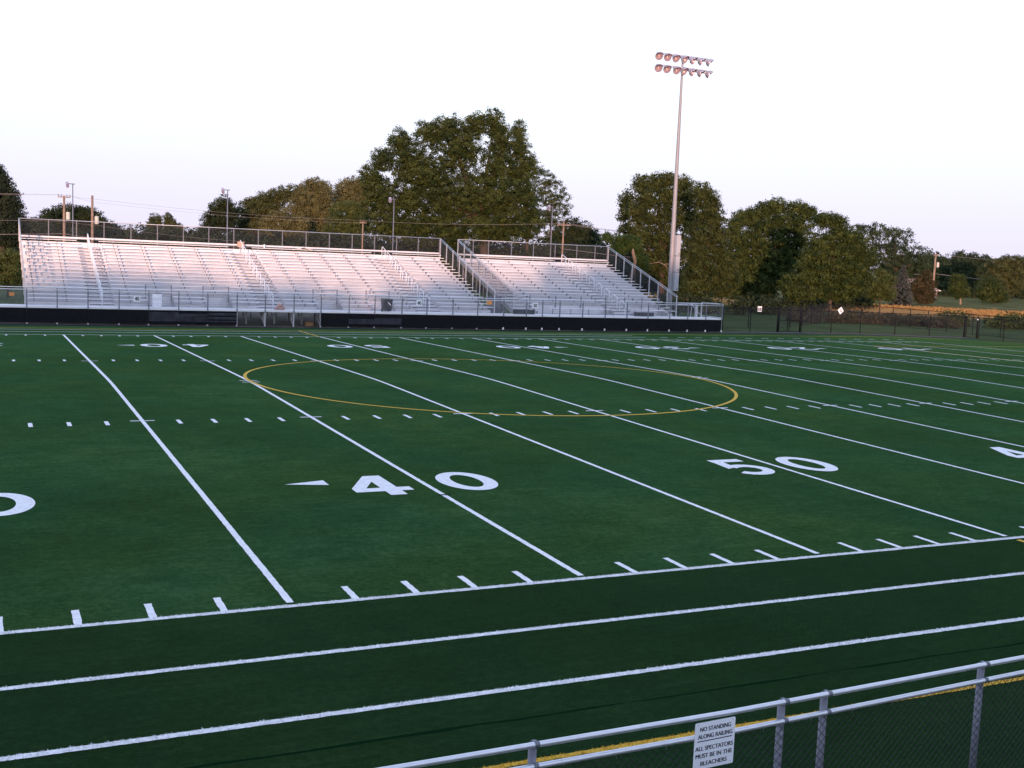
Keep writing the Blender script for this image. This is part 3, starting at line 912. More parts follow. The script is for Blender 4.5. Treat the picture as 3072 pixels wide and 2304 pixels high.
mb = MB(); mb.add([(x-.33, y-.33, DECK+.80), (x+.33, y-.33, DECK+.80), (x+.33, y+.35, DECK+.82), (x-.33, y+.35, DECK+.82), (x-.29, y-.29, DECK+.86), (x+.29, y-.29, DECK+.86), (x+.29, y+.31, DECK+.90), (x-.29, y+.31, DECK+.90)], [(3, 2, 1, 0), (4, 5, 6, 7), (0, 1, 5, 4), (1, 2, 6, 5), (2, 3, 7, 6), (3, 0, 4, 7)]); mb.build('lid', M['plastb'], T)
for sx in (-.24, .24):
    mb = MB(); mb.tube([(x+sx-.03, y+.28, DECK+.10), (x+sx+.03, y+.28, DECK+.10)], .10, 16); mb.build('wheel', M['rubber'], T)
mb = MB(); mb.obox((x+.08, y-.30, DECK+.55), (.10, 0, -.11), (0, .006, 0), (.018, 0, .018)); mb.build('label_strip', M['signw'], T)
T = thing('duffel_bag', 'slumped tan bag on the walkway under the middle aisle of the long bleacher', 'bag', (-.33, 57.5, DECK), None)
mb = MB(); mb.sm = True
NU, NV = 18, 9
V = []
for j in range(NV+1):
    v = j/NV
    for i in range(NU):
        a = 2*math.pi*i/NU; rr = math.sin(math.pi*(.08+.92*v)/1.0*.5+.0)
        px = .34*math.cos(a)*(1-.75*v**3); py = .17*math.sin(a)*(1-.75*v**3)
        pz = .30*v*(1+.25*math.cos(a*1.0+.4)) - .03*v*math.sin(3*a)
        V.append((-.33+px, 57.5+py, DECK+pz))
mb.add(V, [(j*NU+i, j*NU+(i+1) % NU, (j+1)*NU+(i+1) % NU, (j+1)*NU+i) for j in range(NV) for i in range(NU)] + [tuple(NV*NU+i for i in range(NU))])
mb.build('body', M['bag'], T)
mb = MB(); mb.tube([(-.50, 57.45, DECK+.27), (-.42, 57.40, DECK+.38), (-.28, 57.40, DECK+.38), (-.18, 57.45, DECK+.28)], .014, 6); mb.build('strap', M['cloth'], T)
T = thing('water_bottle', 'small orange bottle standing behind the tan bag', 'bottle', (-.27, 57.78, DECK), None)
mb = MB(); mb.lathe([(0, 0), (.05, 0), (.055, .02), (.055, .34), (.03, .42), (.03, .45)], (-.27, 57.78, DECK), 14); mb.build('body', M['bottle'], T)
mb = MB(); mb.lathe([(.034, .45), (.034, .50), (0, .505)], (-.27, 57.78, DECK), 14); mb.build('cap', M['plastw'], T)
T = thing('cardboard_box', 'brown cardboard box on the ground under the open walkway bays', 'box', (1.62, 57.5, .03), None)
mb = MB(); mb.box(1.37, 1.87, 57.3, 57.7, .035, .30); mb.build('carton', M['card'], T)
mb = MB(); mb.add([(1.37, 57.3, .30), (1.62, 57.3, .34), (1.62, 57.7, .34), (1.37, 57.7, .30)], [(0, 1, 2, 3)]); mb.add([(1.87, 57.3, .30), (1.99, 57.3, .20), (1.99, 57.7, .20), (1.87, 57.7, .30)], [(0, 1, 2, 3)]); mb.build('flap', M['card'], T)
T = thing('storage_crate', 'tan crate on the top row beside the middle aisle hand rail', 'crate', (-.50, 69.0, 5.0), None)
mb = MB(); mb.box(-.72, -.28, 68.95, 69.25, sz(17)+.002, sz(17)+.33); mb.build('carton', M['tan'], T)
mb = MB(); mb.box(-.735, -.265, 68.935, 69.265, sz(17)+.332, sz(17)+.385); mb.build('lid', M['tan'], T)
T = thing('cloth_heap', 'pale cloth draped in a peaked heap over the top seat row', 'cloth', (4.15, 68.9, 5.0), None)
mb = MB(); V = []
for i in range(13):
    u = -.75+1.5*i/12; hgt = .20*max(0, 1-abs(u)/.62)**1.2 + .012
    for j, yy in enumerate((68.80, 68.95, 69.10, 69.22)):
        V.append((4.15+u, yy, sz(17)+.004+hgt*(1, 1, .8, .3)[j] - (.0 if j else .04)))
mb.sm = True
mb.add(V, [(i*4+j, (i+1)*4+j, (i+1)*4+j+1, i*4+j+1) for i in range(12) for j in range(3)])
o = mb.build('fabric', M['cloth'], T); md = o.modifiers.new('thickness', 'SOLIDIFY'); md.thickness = .012
T = thing('paper_cup', 'small white cup left on the top seat row', 'cup', (1.23, 68.9, 4.99), None)
mb = MB(); mb.lathe([(0, 0), (.055, 0), (.075, .22), (.068, .22), (.05, .02)], (1.23, 69.05, sz(17)+.002), 14); mb.build('cup', M['plastw'], T)
mb = MB(); mb.lathe([(.078, .22), (.078, .245), (0, .255)], (1.23, 69.05, sz(17)+.002), 14); mb.build('lid', M['plastw'], T)
for xa, lab in ((17.35, 'long black equipment box on the walkway under the 30 sign'), (27.35, 'long black equipment box on the walkway right of the short bleacher aisle')):
    T = thing('equipment_box', lab, 'box', (xa, 57.9, DECK), 'black equipment boxes on the walkway')
    mb = MB(); mb.box(xa-.78, xa+.78, 57.75, 58.1, DECK+.002, DECK+.26); mb.build('body', M['plastb'], T)
    mb = MB(); mb.box(xa-.80, xa+.80, 57.73, 58.12, DECK+.262, DECK+.30); mb.build('lid', M['plastb'], T)

# ------------------------------------------------------------------ small flood lights behind the top row
def small_light(x, ztop, label):
    T = thing('stand_light', label, 'light', (x, 69.62, 0), 'slim light poles behind the top row')
    mb = MB(); mb.tube([(x, 69.68, 0), (x, 69.68, ztop)], [.045, .034], 10); mb.build('pole', M['post'], T)
    mb = MB(); mb.tube([(x-.34, 69.68, ztop-.03), (x+.14, 69.68, ztop-.03)], .03, 8); mb.build('arm', M['post'], T)
    mb = MB(); mb.obox((x-.35, 69.62, ztop-.10), (.085, 0, .025), (-.015, .07, .07), (-.03, -.11, .13)); h = mb.build('lamp_head', M['lamp_back'], T)
    mb = MB(); mb.obox((x-.34, 69.545, ztop-.176), (.07, 0, .02), (-.001, .006, .006), (-.026, -.094, .111)); mb.build('lens', M['lamp_face'], h)
small_light(-11.93, 8.86, 'slim light pole behind the left part of the long bleacher')
small_light(-1.37, 9.11, 'slim light pole behind the crate on the top row')
small_light(11.41, 9.20, 'slim light pole behind the long bleacher in front of the tallest tree')
small_light(25.24, 9.40, 'slim light pole behind the short bleacher')

# ------------------------------------------------------------------ tall stadium light
LX, LY, LZ = 34.80, 66.0, 21.93
T = thing('stadium_light', 'tall tapered stadium light pole with two rows of seven lamps', 'light pole', (LX, LY, 0))
mb = MB(); mb.tube([(LX, LY, 0), (LX, LY, 2.2), (LX, LY, 7.1), (LX, LY, LZ-.6), (LX, LY, LZ+.1)], [.24, .215, .19, .085, .08], 20); mb.build('pole', M['pole'], T)
mb = MB(); mb.lathe([(.27, 0), (.27, .5), (.235, .52)], (LX, LY, 0), 20); mb.build('base_sleeve', M['concrete'], T)
for za, zb in ((3.05, 4.62), (4.64, 5.98), (6.0, 7.72)):
    mb = MB(); mb.box(LX+.10, LX+.50, LY-.48, LY-.14, za-.22, zb-.24); cb = mb.build('ballast_cabinet', M['cabinet'], T)
    mb = MB(); mb.box(LX+.32, LX+.45, LY-.505, LY-.482, za-.12, za-.06); mb.box(LX+.28, LX+.47, LY-.495, LY-.482, za-.02, za+.02); mb.build('latch', M['bracket'], cb)
aims = [(-.25, -1, -.42), (-.12, -1, -.46), (0, -1, -.48), (.35, -1, -.46), (.75, -1, -.52), (1.05, -.9, -.55), (1.35, -.75, -.55)]
for r_, zc in ((0, LZ-.05), (1, LZ-1.00)):
    mb = MB(); mb.box(LX-2.50, LX+2.45, LY-.06, LY+.06, zc+.18, zc+.30); arm = mb.build('crossarm', M['galv'], T)
    mb = MB()
    for k in range(7):
        x = LX-2.42+.80*k + (.12 if (r_ and k == 2) else 0)
        mb.tube([(x, LY-.02, zc+.2), (x, LY-.12, zc+.02)], .03, 6)
    mb.build('lamp_yokes', M['galv'], arm)
    for k in range(7):
        x = LX-2.42+.80*k + (.12 if (r_ and k == 2) else 0)
        d = Vector(aims[k if not r_ else max(0, k)]).normalized()
        c = Vector((x, LY-.10, zc))
        mb = MB()
        mb.cur = 1; mb.lathe([(0, -.02), (.10, -.015), (.24, .09), (.325, .27), (.335, .33), (.325, .34)], c - d*.12, 22, d)
        mb.cur = 0; mb.lathe([(0, .002), (.09, .005), (.225, .10), (.31, .275), (.325, .338)], c - d*.12, 22, d)
        mb.cur = 1; mb.lathe([(.07, -.26), (.075, -.02)], c - d*.12, 12, d); mb.lathe([(0, -.26), (.07, -.26)], c - d*.12, 12, d)
        lp = mb.build('lamp', [M['lamp_face'], M['lamp_back']], T)
        mb = MB(); mb.lathe([(0, .25), (.035, .24), (.05, .14), (.03, .03), (0, .02)], c - d*.12, 10, d); mb.build('bulb', M['lamp_bulb'], lp)
        # glare visor: upper half sleeve in front of the reflector
        q = d.to_track_quat('Z', 'Y').to_matrix(); up = Vector((0, 0, 1)); 
        a0 = math.atan2((q.transposed() @ up).y, (q.transposed() @ up).x)
        V = []; nn = 12
        for j in range(nn+1):
            a = a0 - 1.25 + 2.5*j/nn
            for rr, hh in ((.336, .32), (.345, .32 + .24*math.cos((j/nn-.5)*2.2))):
                V.append(tuple(c - d*.12 + q @ Vector((rr*math.cos(a), rr*math.sin(a), hh))))
        mb = MB(); mb.sm = True; mb.add(V, [(2*j, 2*j+1, 2*j+3, 2*j+2) for j in range(nn)]); v = mb.build('visor', M['lamp_back'], lp)
        md = v.modifiers.new('thickness', 'SOLIDIFY'); md.thickness = .008
# ------------------------------------------------------------------ near spectator railing with its notice
NYR = -8.0
def rz1(x): return 1.516 + .0215*max(0, x+12.6) + .004*min(0, x+12.6)
def rz2(x): return 1.362 + .028*max(0, x+12.5) + .006*min(0, x+12.5)
nr = thing('spectator_railing', 'galvanised pipe railing with black chain link in the near foreground', 'railing', (-12, NYR, 0))
RX0, RX1 = -20.5, -4.2
NP = [-18.3, -16.3, -14.2, -12.05, -11.63, -9.93, -8.15, -6.3, -4.4]
for fz in (rz1, rz2):
    mb = MB(); mb.tube([(x, NYR, fz(x)) for x in (RX0, -16, -12.6, -12.5, -8, RX1)], .0212, 16)
    if fz is rz1:
        # pipe coupling beside the notice
        mb.tube([(-12.585, NYR, fz(-12.585)), (-12.575, NYR, fz(-12.575))], .0216, 16)
    mb.build('top_rail' if fz is rz1 else 'middle_rail', M['rail'], nr)
for x in NP:
    mb = MB(); mb.tube([(x-.004, NYR+.052, .0), (x-.004, NYR+.052, rz1(x)-.012)], .030, 14)
    p = mb.build('fence_post', M['post'], nr)
    for fz in (rz1, rz2):
        mb = MB()
        mb.tube([(x-.017, NYR, fz(x-.017)), (x+.017, NYR, fz(x+.017))], .0245, 16)
        mb.box(x-.017, x+.017, NYR+.005, NYR+.055, fz(x)-.012, fz(x)+.012)
        mb.build('band_clamp', M['collar'], p)
mb = MB(); chainlink(mb, lambda s, t: (RX0+s, NYR+.018, .02+t+rz2(RX0+s)-1.362), RX1-RX0, 1.318, sp=.0725, r=.0026)
mb.build('fence_mesh', M['blackwire'], nr)
x = RX0+.3
while x < RX1-.2:
    z = rz2(x); pts = [(x, NYR-.004, z+.0225), (x+.004, NYR-.018, z+.014), (x+.010, NYR-.0235, z), (x+.018, NYR-.019, z-.018), (x+.028, NYR-.006, z-.040), (x+.036, NYR+.006, z-.058)]
    mb = MB(); mb.tube(pts, .0021, 5); mb.build('tie_wire', M['rail'], nr); x += .44+random.uniform(-.03, .03)

# the notice: hung on the camera side of the two rails
xl, xr = -12.905, -12.545
zt, zb_ = 1.487, 1.125
tl = .0225
NS = thing('notice_sign', 'white rectangular notice about no standing, fixed to the foreground railing', 'sign', (-12.725, NYR-.028, 1.31))
mb = MB()
def sp(u, v, y): return (xl+(xr-xl)*u, y, zb_+(zt-zb_)*v + tl*((xl+(xr-xl)*u)+12.725))
ring = []
for cu, cv, a0 in ((.965, .965, 0), (.035, .965, 90), (.035, .035, 180), (.965, .035, 270)):
    for k in range(5):
        a = R(a0+90*k/4); ring.append((cu+.035*math.cos(a), cv+.035*math.sin(a)))
nF, nB = [sp(u, v, NYR-.0285) for u, v in ring], [sp(u, v, NYR-.0255) for u, v in ring]
k = len(ring)
mb.add(nF+nB, [tuple(range(k)), tuple(reversed(range(k, 2*k)))] + [(i, i+k, (i+1) % k + k, (i+1) % k) for i in range(k)])
mb.build('plate', M['signw'], NS)
def notice_line(txt, u, v, w, h, bold=.034):
    c = sp(u, v, NYR-.0285)
    M4 = Matrix(((1, 0, 0, c[0]), (0, 0, -1, c[1]), (tl, 1, 0, c[2]), (0, 0, 0, 1)))
    text_mesh('lettering', txt, (xr-xl)*w, (zt-zb_)*h, M['ink'], NS, M4, bold=.0, depth=.0012, weight=.0015)
notice_line('NO STANDING', .505, .855, .76, .092)
notice_line('ALONG RAILING', .505, .700, .85, .092)
mb = MB()
a, b = sp(.07, .590, NYR-.0297), sp(.93, .590, NYR-.0297)
mb.add([a, b, (b[0], b[1], b[2]+.0075), (a[0], a[1], a[2]+.0075)], [(0, 1, 2, 3)]); mb.build('divider_line', M['ink'], NS)
notice_line('ALL SPECTATORS', .500, .445, .93, .092)
notice_line('MUST BE IN THE', .500, .285, .90, .092)
notice_line('BLEACHERS', .505, .120, .65, .092)
mb = MB()
for u, v in ((.06, .955), (.93, .955), (.93, .06), (.07, .05)):
    c = Vector(sp(u, v, NYR-.0285)); mb.lathe([(.0042, 0), (.0036, .0022), (0, .0026)], c, 10, (0, -1, 0))
mb.build('screws', M['galv'], NS)

# ------------------------------------------------------------------ black chain-link fences beyond the field
def fence(label, path, h, spacing, skip=(), postr=.035, wire=True, group=None, posts=None):
    T = thing('wire_fence', label, 'fence', (path[0][0], path[0][1], 0), group or 'black chain link fences round the ground')
    for (xa, ya), (xb, yb) in zip(path[:-1], path[1:]):
        L_ = math.hypot(xb-xa, yb-ya)
        n = max(1, round(L_/spacing))
        za, zb2 = th(xa, ya), th(xb, yb)
        def P(s, t): 
            f = s/L_; X, Y = xa+(xb-xa)*f, ya+(yb-ya)*f
            return (X, Y, za+(zb2-za)*f+t)
        mb = MB(); mb.tube([P(0, h), P(L_, h)], .026, 8); mb.tube([P(0, .06), P(L_, .06)], .012, 6); mb.build('fence_rail', M['black'], T)
        for k in range(n+1):
            if k == n and (xb, yb) != path[-1]: continue
            p = P(L_*k/n, 0)
            mb = MB(); mb.tube([(p[0], p[1], p[2]-.1), (p[0], p[1], p[2]+h+.03)], postr, 8); mb.build('fence_post', M['black'], T)
        if wire:
            mb = MB(); chainlink(mb, lambda s, t: P(s, t+.05), L_, h-.08, sp=.085, r=.0026); mb.build('fence_mesh', M['blackwire'], T)
    return T
fence('black chain link fence running right from the walkway end', [(33.9, 57.0), (39.35, 57.3)], 1.86, 2.7)
fence('black chain link fence along the far side right of the double gate', [(41.75, 57.3), (47.5, 56.9), (55.7, 53.75)], 1.80, 2.6)
fence('black chain link fence behind the far right field corner', [(56.45, 52.9), (56.6, 48.0), (57.0, 20.0)], 1.74, 3.0)
def gate(label, pts, h):
    T = thing('fence_gate', label, 'gate', (*pts[0], 0), 'gates in the black fence')
    for x, y in (pts[0], pts[-1]):
        mb = MB(); mb.tube([(x, y, 0), (x, y, h+.12)], .045, 10); mb.build('gate_post', M['black'], T)
    for (xa, ya), (xb, yb) in zip(pts[:-1], pts[1:]):
        dx, dy = (xb-xa), (yb-ya); L_ = math.hypot(dx, dy); ux, uy = dx/L_, dy/L_
        A = (xa+ux*.1, ya+uy*.1); B = (xb-ux*.06, yb-uy*.06); LL = L_-.16
        mb = MB()
        for z in (.08, h*.55, h): mb.tube([(*A, z), (*B, z)], .024, 8)
        for q in (A, B): mb.tube([(*q, .06), (*q, h+.02)], .030, 8)
        leaf = mb.build('gate_leaf', M['black'], T)
        mb = MB(); chainlink(mb, lambda s, t: (A[0]+ux*s, A[1]+uy*s, .08+t), LL, h-.1, sp=.085, r=.0026); mb.build('gate_mesh', M['blackwire'], leaf)
gate('black double gate near the walkway end, two wire leaves', [(39.45, 57.32), (40.45, 57.34), (41.65, 57.32)], 1.80)
gate('narrow black gate at the far right corner of the field', [(55.75, 53.70), (56.40, 53.0)], 1.72)
mb = MB(); mb.tube([(56.28, 52.98, 1.55), (56.28, 52.90, 1.55)], .05, 10); tag(mb.build('reflector_disc', M['plastw']), 'small white disc on the narrow corner gate', 'reflector')
fence('black chain link fence further back behind the grass, climbing to the right', [(36.5, 61.3), (43.6, 62.6), (49.0, 66.0), (57.0, 71.8), (62.5, 69.0), (61.3, 61.0), (60.2, 48.0)], 1.78, 2.9)
fence('black chain link fence behind the left end of the walkway', [(-34, 75), (-14.8, 75)], 1.32, 2.0)
number_sign('10', 41.2, 62.05, 1.62, .42, .46, 'white square 10 sign on the back fence left of the double gate')
number_sign('G', 45.35, 56.93, 1.86, .44, .44, 'white square sign hanging askew like a diamond on the far fence', tilt=R(38))
plate(-15.72, 74.9, .92, .36, .24, 'small orange plate on the black fence left of the long bleacher')

# ------------------------------------------------------------------ utility poles and lines
def utility_pole(x, y, ztop, label, rad=.15, transformer=None, arm=None, pin=False):
    z0 = th(x, y)
    T = thing('utility_pole', label, 'utility pole', (x, y, z0), 'wooden utility poles along the road')
    mb = MB(); mb.tube([(x, y, z0-.2), (x, y, ztop)], [rad, rad*.68], 12); mb.build('shaft', M['wood'], T)
    if transformer:
        dx, dz = transformer
        mb = MB(); mb.lathe([(0, 0), (.25, .0), (.26, .05), (.26, .85), (.27, .88), (.20, .96), (0, .99)], (x+dx, y-.25, ztop-dz), 18); t = mb.build('transformer', M['transf'], T)
        mb = MB(); mb.lathe([(.05, .96), (.06, 1.05), (.03, 1.2), (0, 1.22)], (x+dx-.08, y-.25, ztop-dz), 8); mb.build('bushing', M['porcelain'], t)
    if arm:
        w, dz = arm
        mb = MB(); mb.box(x-w, x+w, y-.16, y-.04, ztop-dz-.06, ztop-dz+.06); a = mb.build('crossarm', M['wood'], T)
        for k in (-.92, -.45, .45, .92):
            mb = MB(); mb.lathe([(.02, 0), (.06, .08), (.03, .14), (.06, .2), (.02, .28), (0, .29)], (x+k*w, y-.1, ztop-dz+.06), 8); mb.build('insulator', M['porcelain'], a)
    if pin:
        for s in (-1, 1):
            mb = MB(); mb.tube([(x, y-.1, ztop-1.55), (x+s*.55, y-.1, ztop-1.45), (x+s*.62, y-.1, ztop-1.15)], .03, 6); mb.lathe([(.03, 0), (.07, .06), (.04, .12), (.07, .18), (0, .28)], (x+s*.62, y-.1, ztop-1.2), 8); mb.build('cutout', M['porcelain'], T)
    return T
utility_pole(-8.05, 142.5, 10.7, 'wooden utility pole with insulator arms and a grey transformer, furthest left', .20, (.46, 3.0), (.75, .15), True)
utility_pole(-5.2, 135.7, 10.7, 'wooden utility pole with a low transformer behind the left bleacher aisle', .20, (.50, 3.5))
utility_pole(32.8, 145.4, 9.7, 'thin sunlit utility pole rising before the tallest tree', .13, None, (.5, .3))
utility_pole(52.4, 119.6, 10.3, 'pale utility pole with a crossarm behind the short bleacher', .15, None, (1.0, .55))
utility_pole(154.4, 154.5, 9.5, 'orange lit utility pole with a transformer beside the far house', .24, (.5, 2.6), (.8, .25))
def line(label, pts, rad=.013, n=14):
    out = []
    for a, b in zip(pts[:-1], pts[1:]):
        a, b = Vector(a), Vector(b); sag = (b-a).length*.011
        for i in range(n): 
            f = i/n; p = a.lerp(b, f); p.z -= 4*sag*f*(1-f); out.append(p)
    out.append(Vector(pts[-1]))
    mb = MB(); mb.tube(out, rad, 4); tag(mb.build('power_line', M['wire']), label, 'power line', 'power lines strung between the utility poles')
line('upper power line from the left pole to the thin sunlit pole', [(-60, 150, 10.9), (-8.7, 142.4, 10.85), (-5.2, 135.6, 10.3), (32.6, 145.3, 9.75)])
line('second power line just under the upper one on the left poles', [(-60, 150, 10.45), (-7.4, 142.4, 10.85), (-5.1, 135.6, 9.9), (33.1, 145.3, 9.35)])
line('middle power line crossing the left poles at transformer height', [(-60, 149, 7.6), (-8.0, 142.2, 7.5), (-5.2, 135.4, 7.1), (14, 141, 5.9)])
line('low cable crossing behind the railing of the long bleacher', [(-60, 149, 4.9), (-8.0, 142.2, 5.9), (-5.2, 135.4, 5.55), (32.8, 145.2, 5.5)], .025)
line('power line from the thin sunlit pole to the pale pole', [(32.9, 145.3, 9.75), (51.6, 119.5, 9.95)])
line('power line leaving the pale pole to the right, upper strand', [(51.6, 119.5, 9.95), (153.8, 154.4, 9.4)], .02)
line('power line leaving the pale pole to the right, lower strand', [(53.2, 119.5, 9.95), (155.0, 154.4, 9.35)], .02)
line('cable low on the pale pole running right to the orange lit pole', [(52.5, 119.4, 6.6), (154.4, 154.2, 5.6)], .028)
line('upper line running right from the orange lit pole out of view', [(153.8, 154.4, 9.4), (215, 150, 9.4)], .02)
line('sagging cable running right from the orange lit pole out of view', [(154.4, 154.2, 5.6), (215, 150, 4.0)], .03)

# ------------------------------------------------------------------ house at the far right
hx, hy = 146.2, 147.5
H = thing('far_house', 'small house with a reddish roof half hidden behind trees at right', 'house', (hx, hy, 0))
hz0 = th(hx, hy)-.1
mb = MB(); mb.box(hx-4.5, hx+1.75, hy-.5, hy+6, hz0, hz0+1.35+.2); mb.build('wall', M['brick'], H)
mb = MB()
mb.add([(hx-4.9, hy-.9, hz0+1.56), (hx+2.2, hy-.9, hz0+1.56), (hx+2.2, hy+6.4, hz0+1.56), (hx-4.9, hy+6.4, hz0+1.56), (hx-3.0, hy+2.7, hz0+3.6), (hx-.6, hy+2.7, hz0+3.6)],
       [(0, 1, 5, 4), (1, 2, 5), (2, 3, 4, 5), (3, 0, 4), (3, 2, 1, 0)]); rf = mb.build('roof', M['roof'], H)
mb = MB(); mb.box(hx-4.92, hx+2.22, hy-.96, hy-.91, hz0+1.44, hz0+1.58); mb.build('gutter', M['white_trim'], rf)
mb = MB(); mb.box(hx+.2, hx+1.1, hy-.56, hy-.51, hz0+.55, hz0+1.25); w_ = mb.build('window', M['white_trim'], H)
mb = MB(); mb.box(hx+.27, hx+1.03, hy-.575, hy-.562, hz0+.62, hz0+1.18); mb.build('pane', M['glassy'], w_)
# ------------------------------------------------------------------ trees
def leaf_cloud(centers, normals, size, spread, per, jitter=.75):
    """leaf faces scattered round clump centres"""
    n = len(centers)
    c = np.repeat(centers, per, 0); nn = np.repeat(normals, per, 0)
    sp = np.repeat(spread, per) if np.ndim(spread) else spread
    off = rng.normal(size=c.shape); 
    c = c + off*(sp[:, None] if np.ndim(sp) else sp)*np.array([1, 1, .72])
    d = nn + rng.normal(size=c.shape)*jitter
    d /= np.linalg.norm(d, axis=1)[:, None]
    a = np.cross(d, rng.normal(size=c.shape)); a /= np.linalg.norm(a, axis=1)[:, None]+1e-9
    b = np.cross(d, a)
    s = size*rng.uniform(.55, 1.25, len(c))[:, None]
    a *= s*.62; b *= s*.40
    V = np.stack([c-a, c-b*.9+a*.1, c+a, c+b*.9+a*.1], 1).reshape(-1, 3)
    F = np.arange(len(V)).reshape(-1, 4)
    cl = np.repeat(rng.uniform(0, 1, n), per)
    var = np.clip(.62*cl + .38*rng.uniform(0, 1, len(c)), 0, 1)
    return V, F, var

def fib_sphere(n):
    i = np.arange(n)+.5; ph = np.arccos(1-2*i/n); th_ = math.pi*(1+5**.5)*i + rng.uniform(0, 6.28)
    return np.stack([np.cos(th_)*np.sin(ph), np.sin(th_)*np.sin(ph), np.cos(ph)], 1)

def crown_mesh(lobes, leaf, density=1.0, gap=.12, clump=1.0, per=14, tuft=.0, core=True):
    Vs, Fs, vs, n0 = [], [], [], 0
    for (x, y, z, rx, rz) in lobes:
        r = np.array([rx, (rx+rz)/2*.95, rz]); rm = r.mean()
        sizes = clump*leaf*2.0
        nc = int(max(10, density*4*math.pi*rm*rm/(sizes*sizes*1.25)))
        d = fib_sphere(nc) + rng.normal(size=(nc, 3))*.12
        d /= np.linalg.norm(d, axis=1)[:, None]
        keep = rng.uniform(size=nc) > gap
        d = d[keep]
        bump = 1 + .16*np.sin(d[:, 0]*5+rng.uniform(0, 6)) * np.sin(d[:, 2]*5+rng.uniform(0, 6)) + .12*np.sin(d[:, 1]*7+rng.uniform(0, 6))
        rad = bump*np.clip(rng.normal(.95, .08, len(d)), .6, 1.12)
        c = np.array([x, y, z]) + d*r*rad[:, None]
        V, F, v = leaf_cloud(c, d*np.array([1, 1, .8])+np.array([0, -.05, .25]), leaf, sizes*.38, per)
        Vs.append(V); Fs.append(F+n0); vs.append(v); n0 += len(V)
        if core:      # sparser foliage inside the lobe
            ni = max(6, int(nc*.6))
            di = rng.normal(size=(ni, 3)); di /= np.linalg.norm(di, axis=1)[:, None]
            c = np.array([x, y, z]) + di*r*(rng.uniform(.1, .72, ni)[:, None])
            V, F, v = leaf_cloud(c, di, leaf*1.45, sizes*.55, max(6, per//2), 1.5)
            Vs.append(V); Fs.append(F+n0); vs.append(v); n0 += len(V)
    return np.concatenate(Vs), np.concatenate(Fs), np.concatenate(vs)

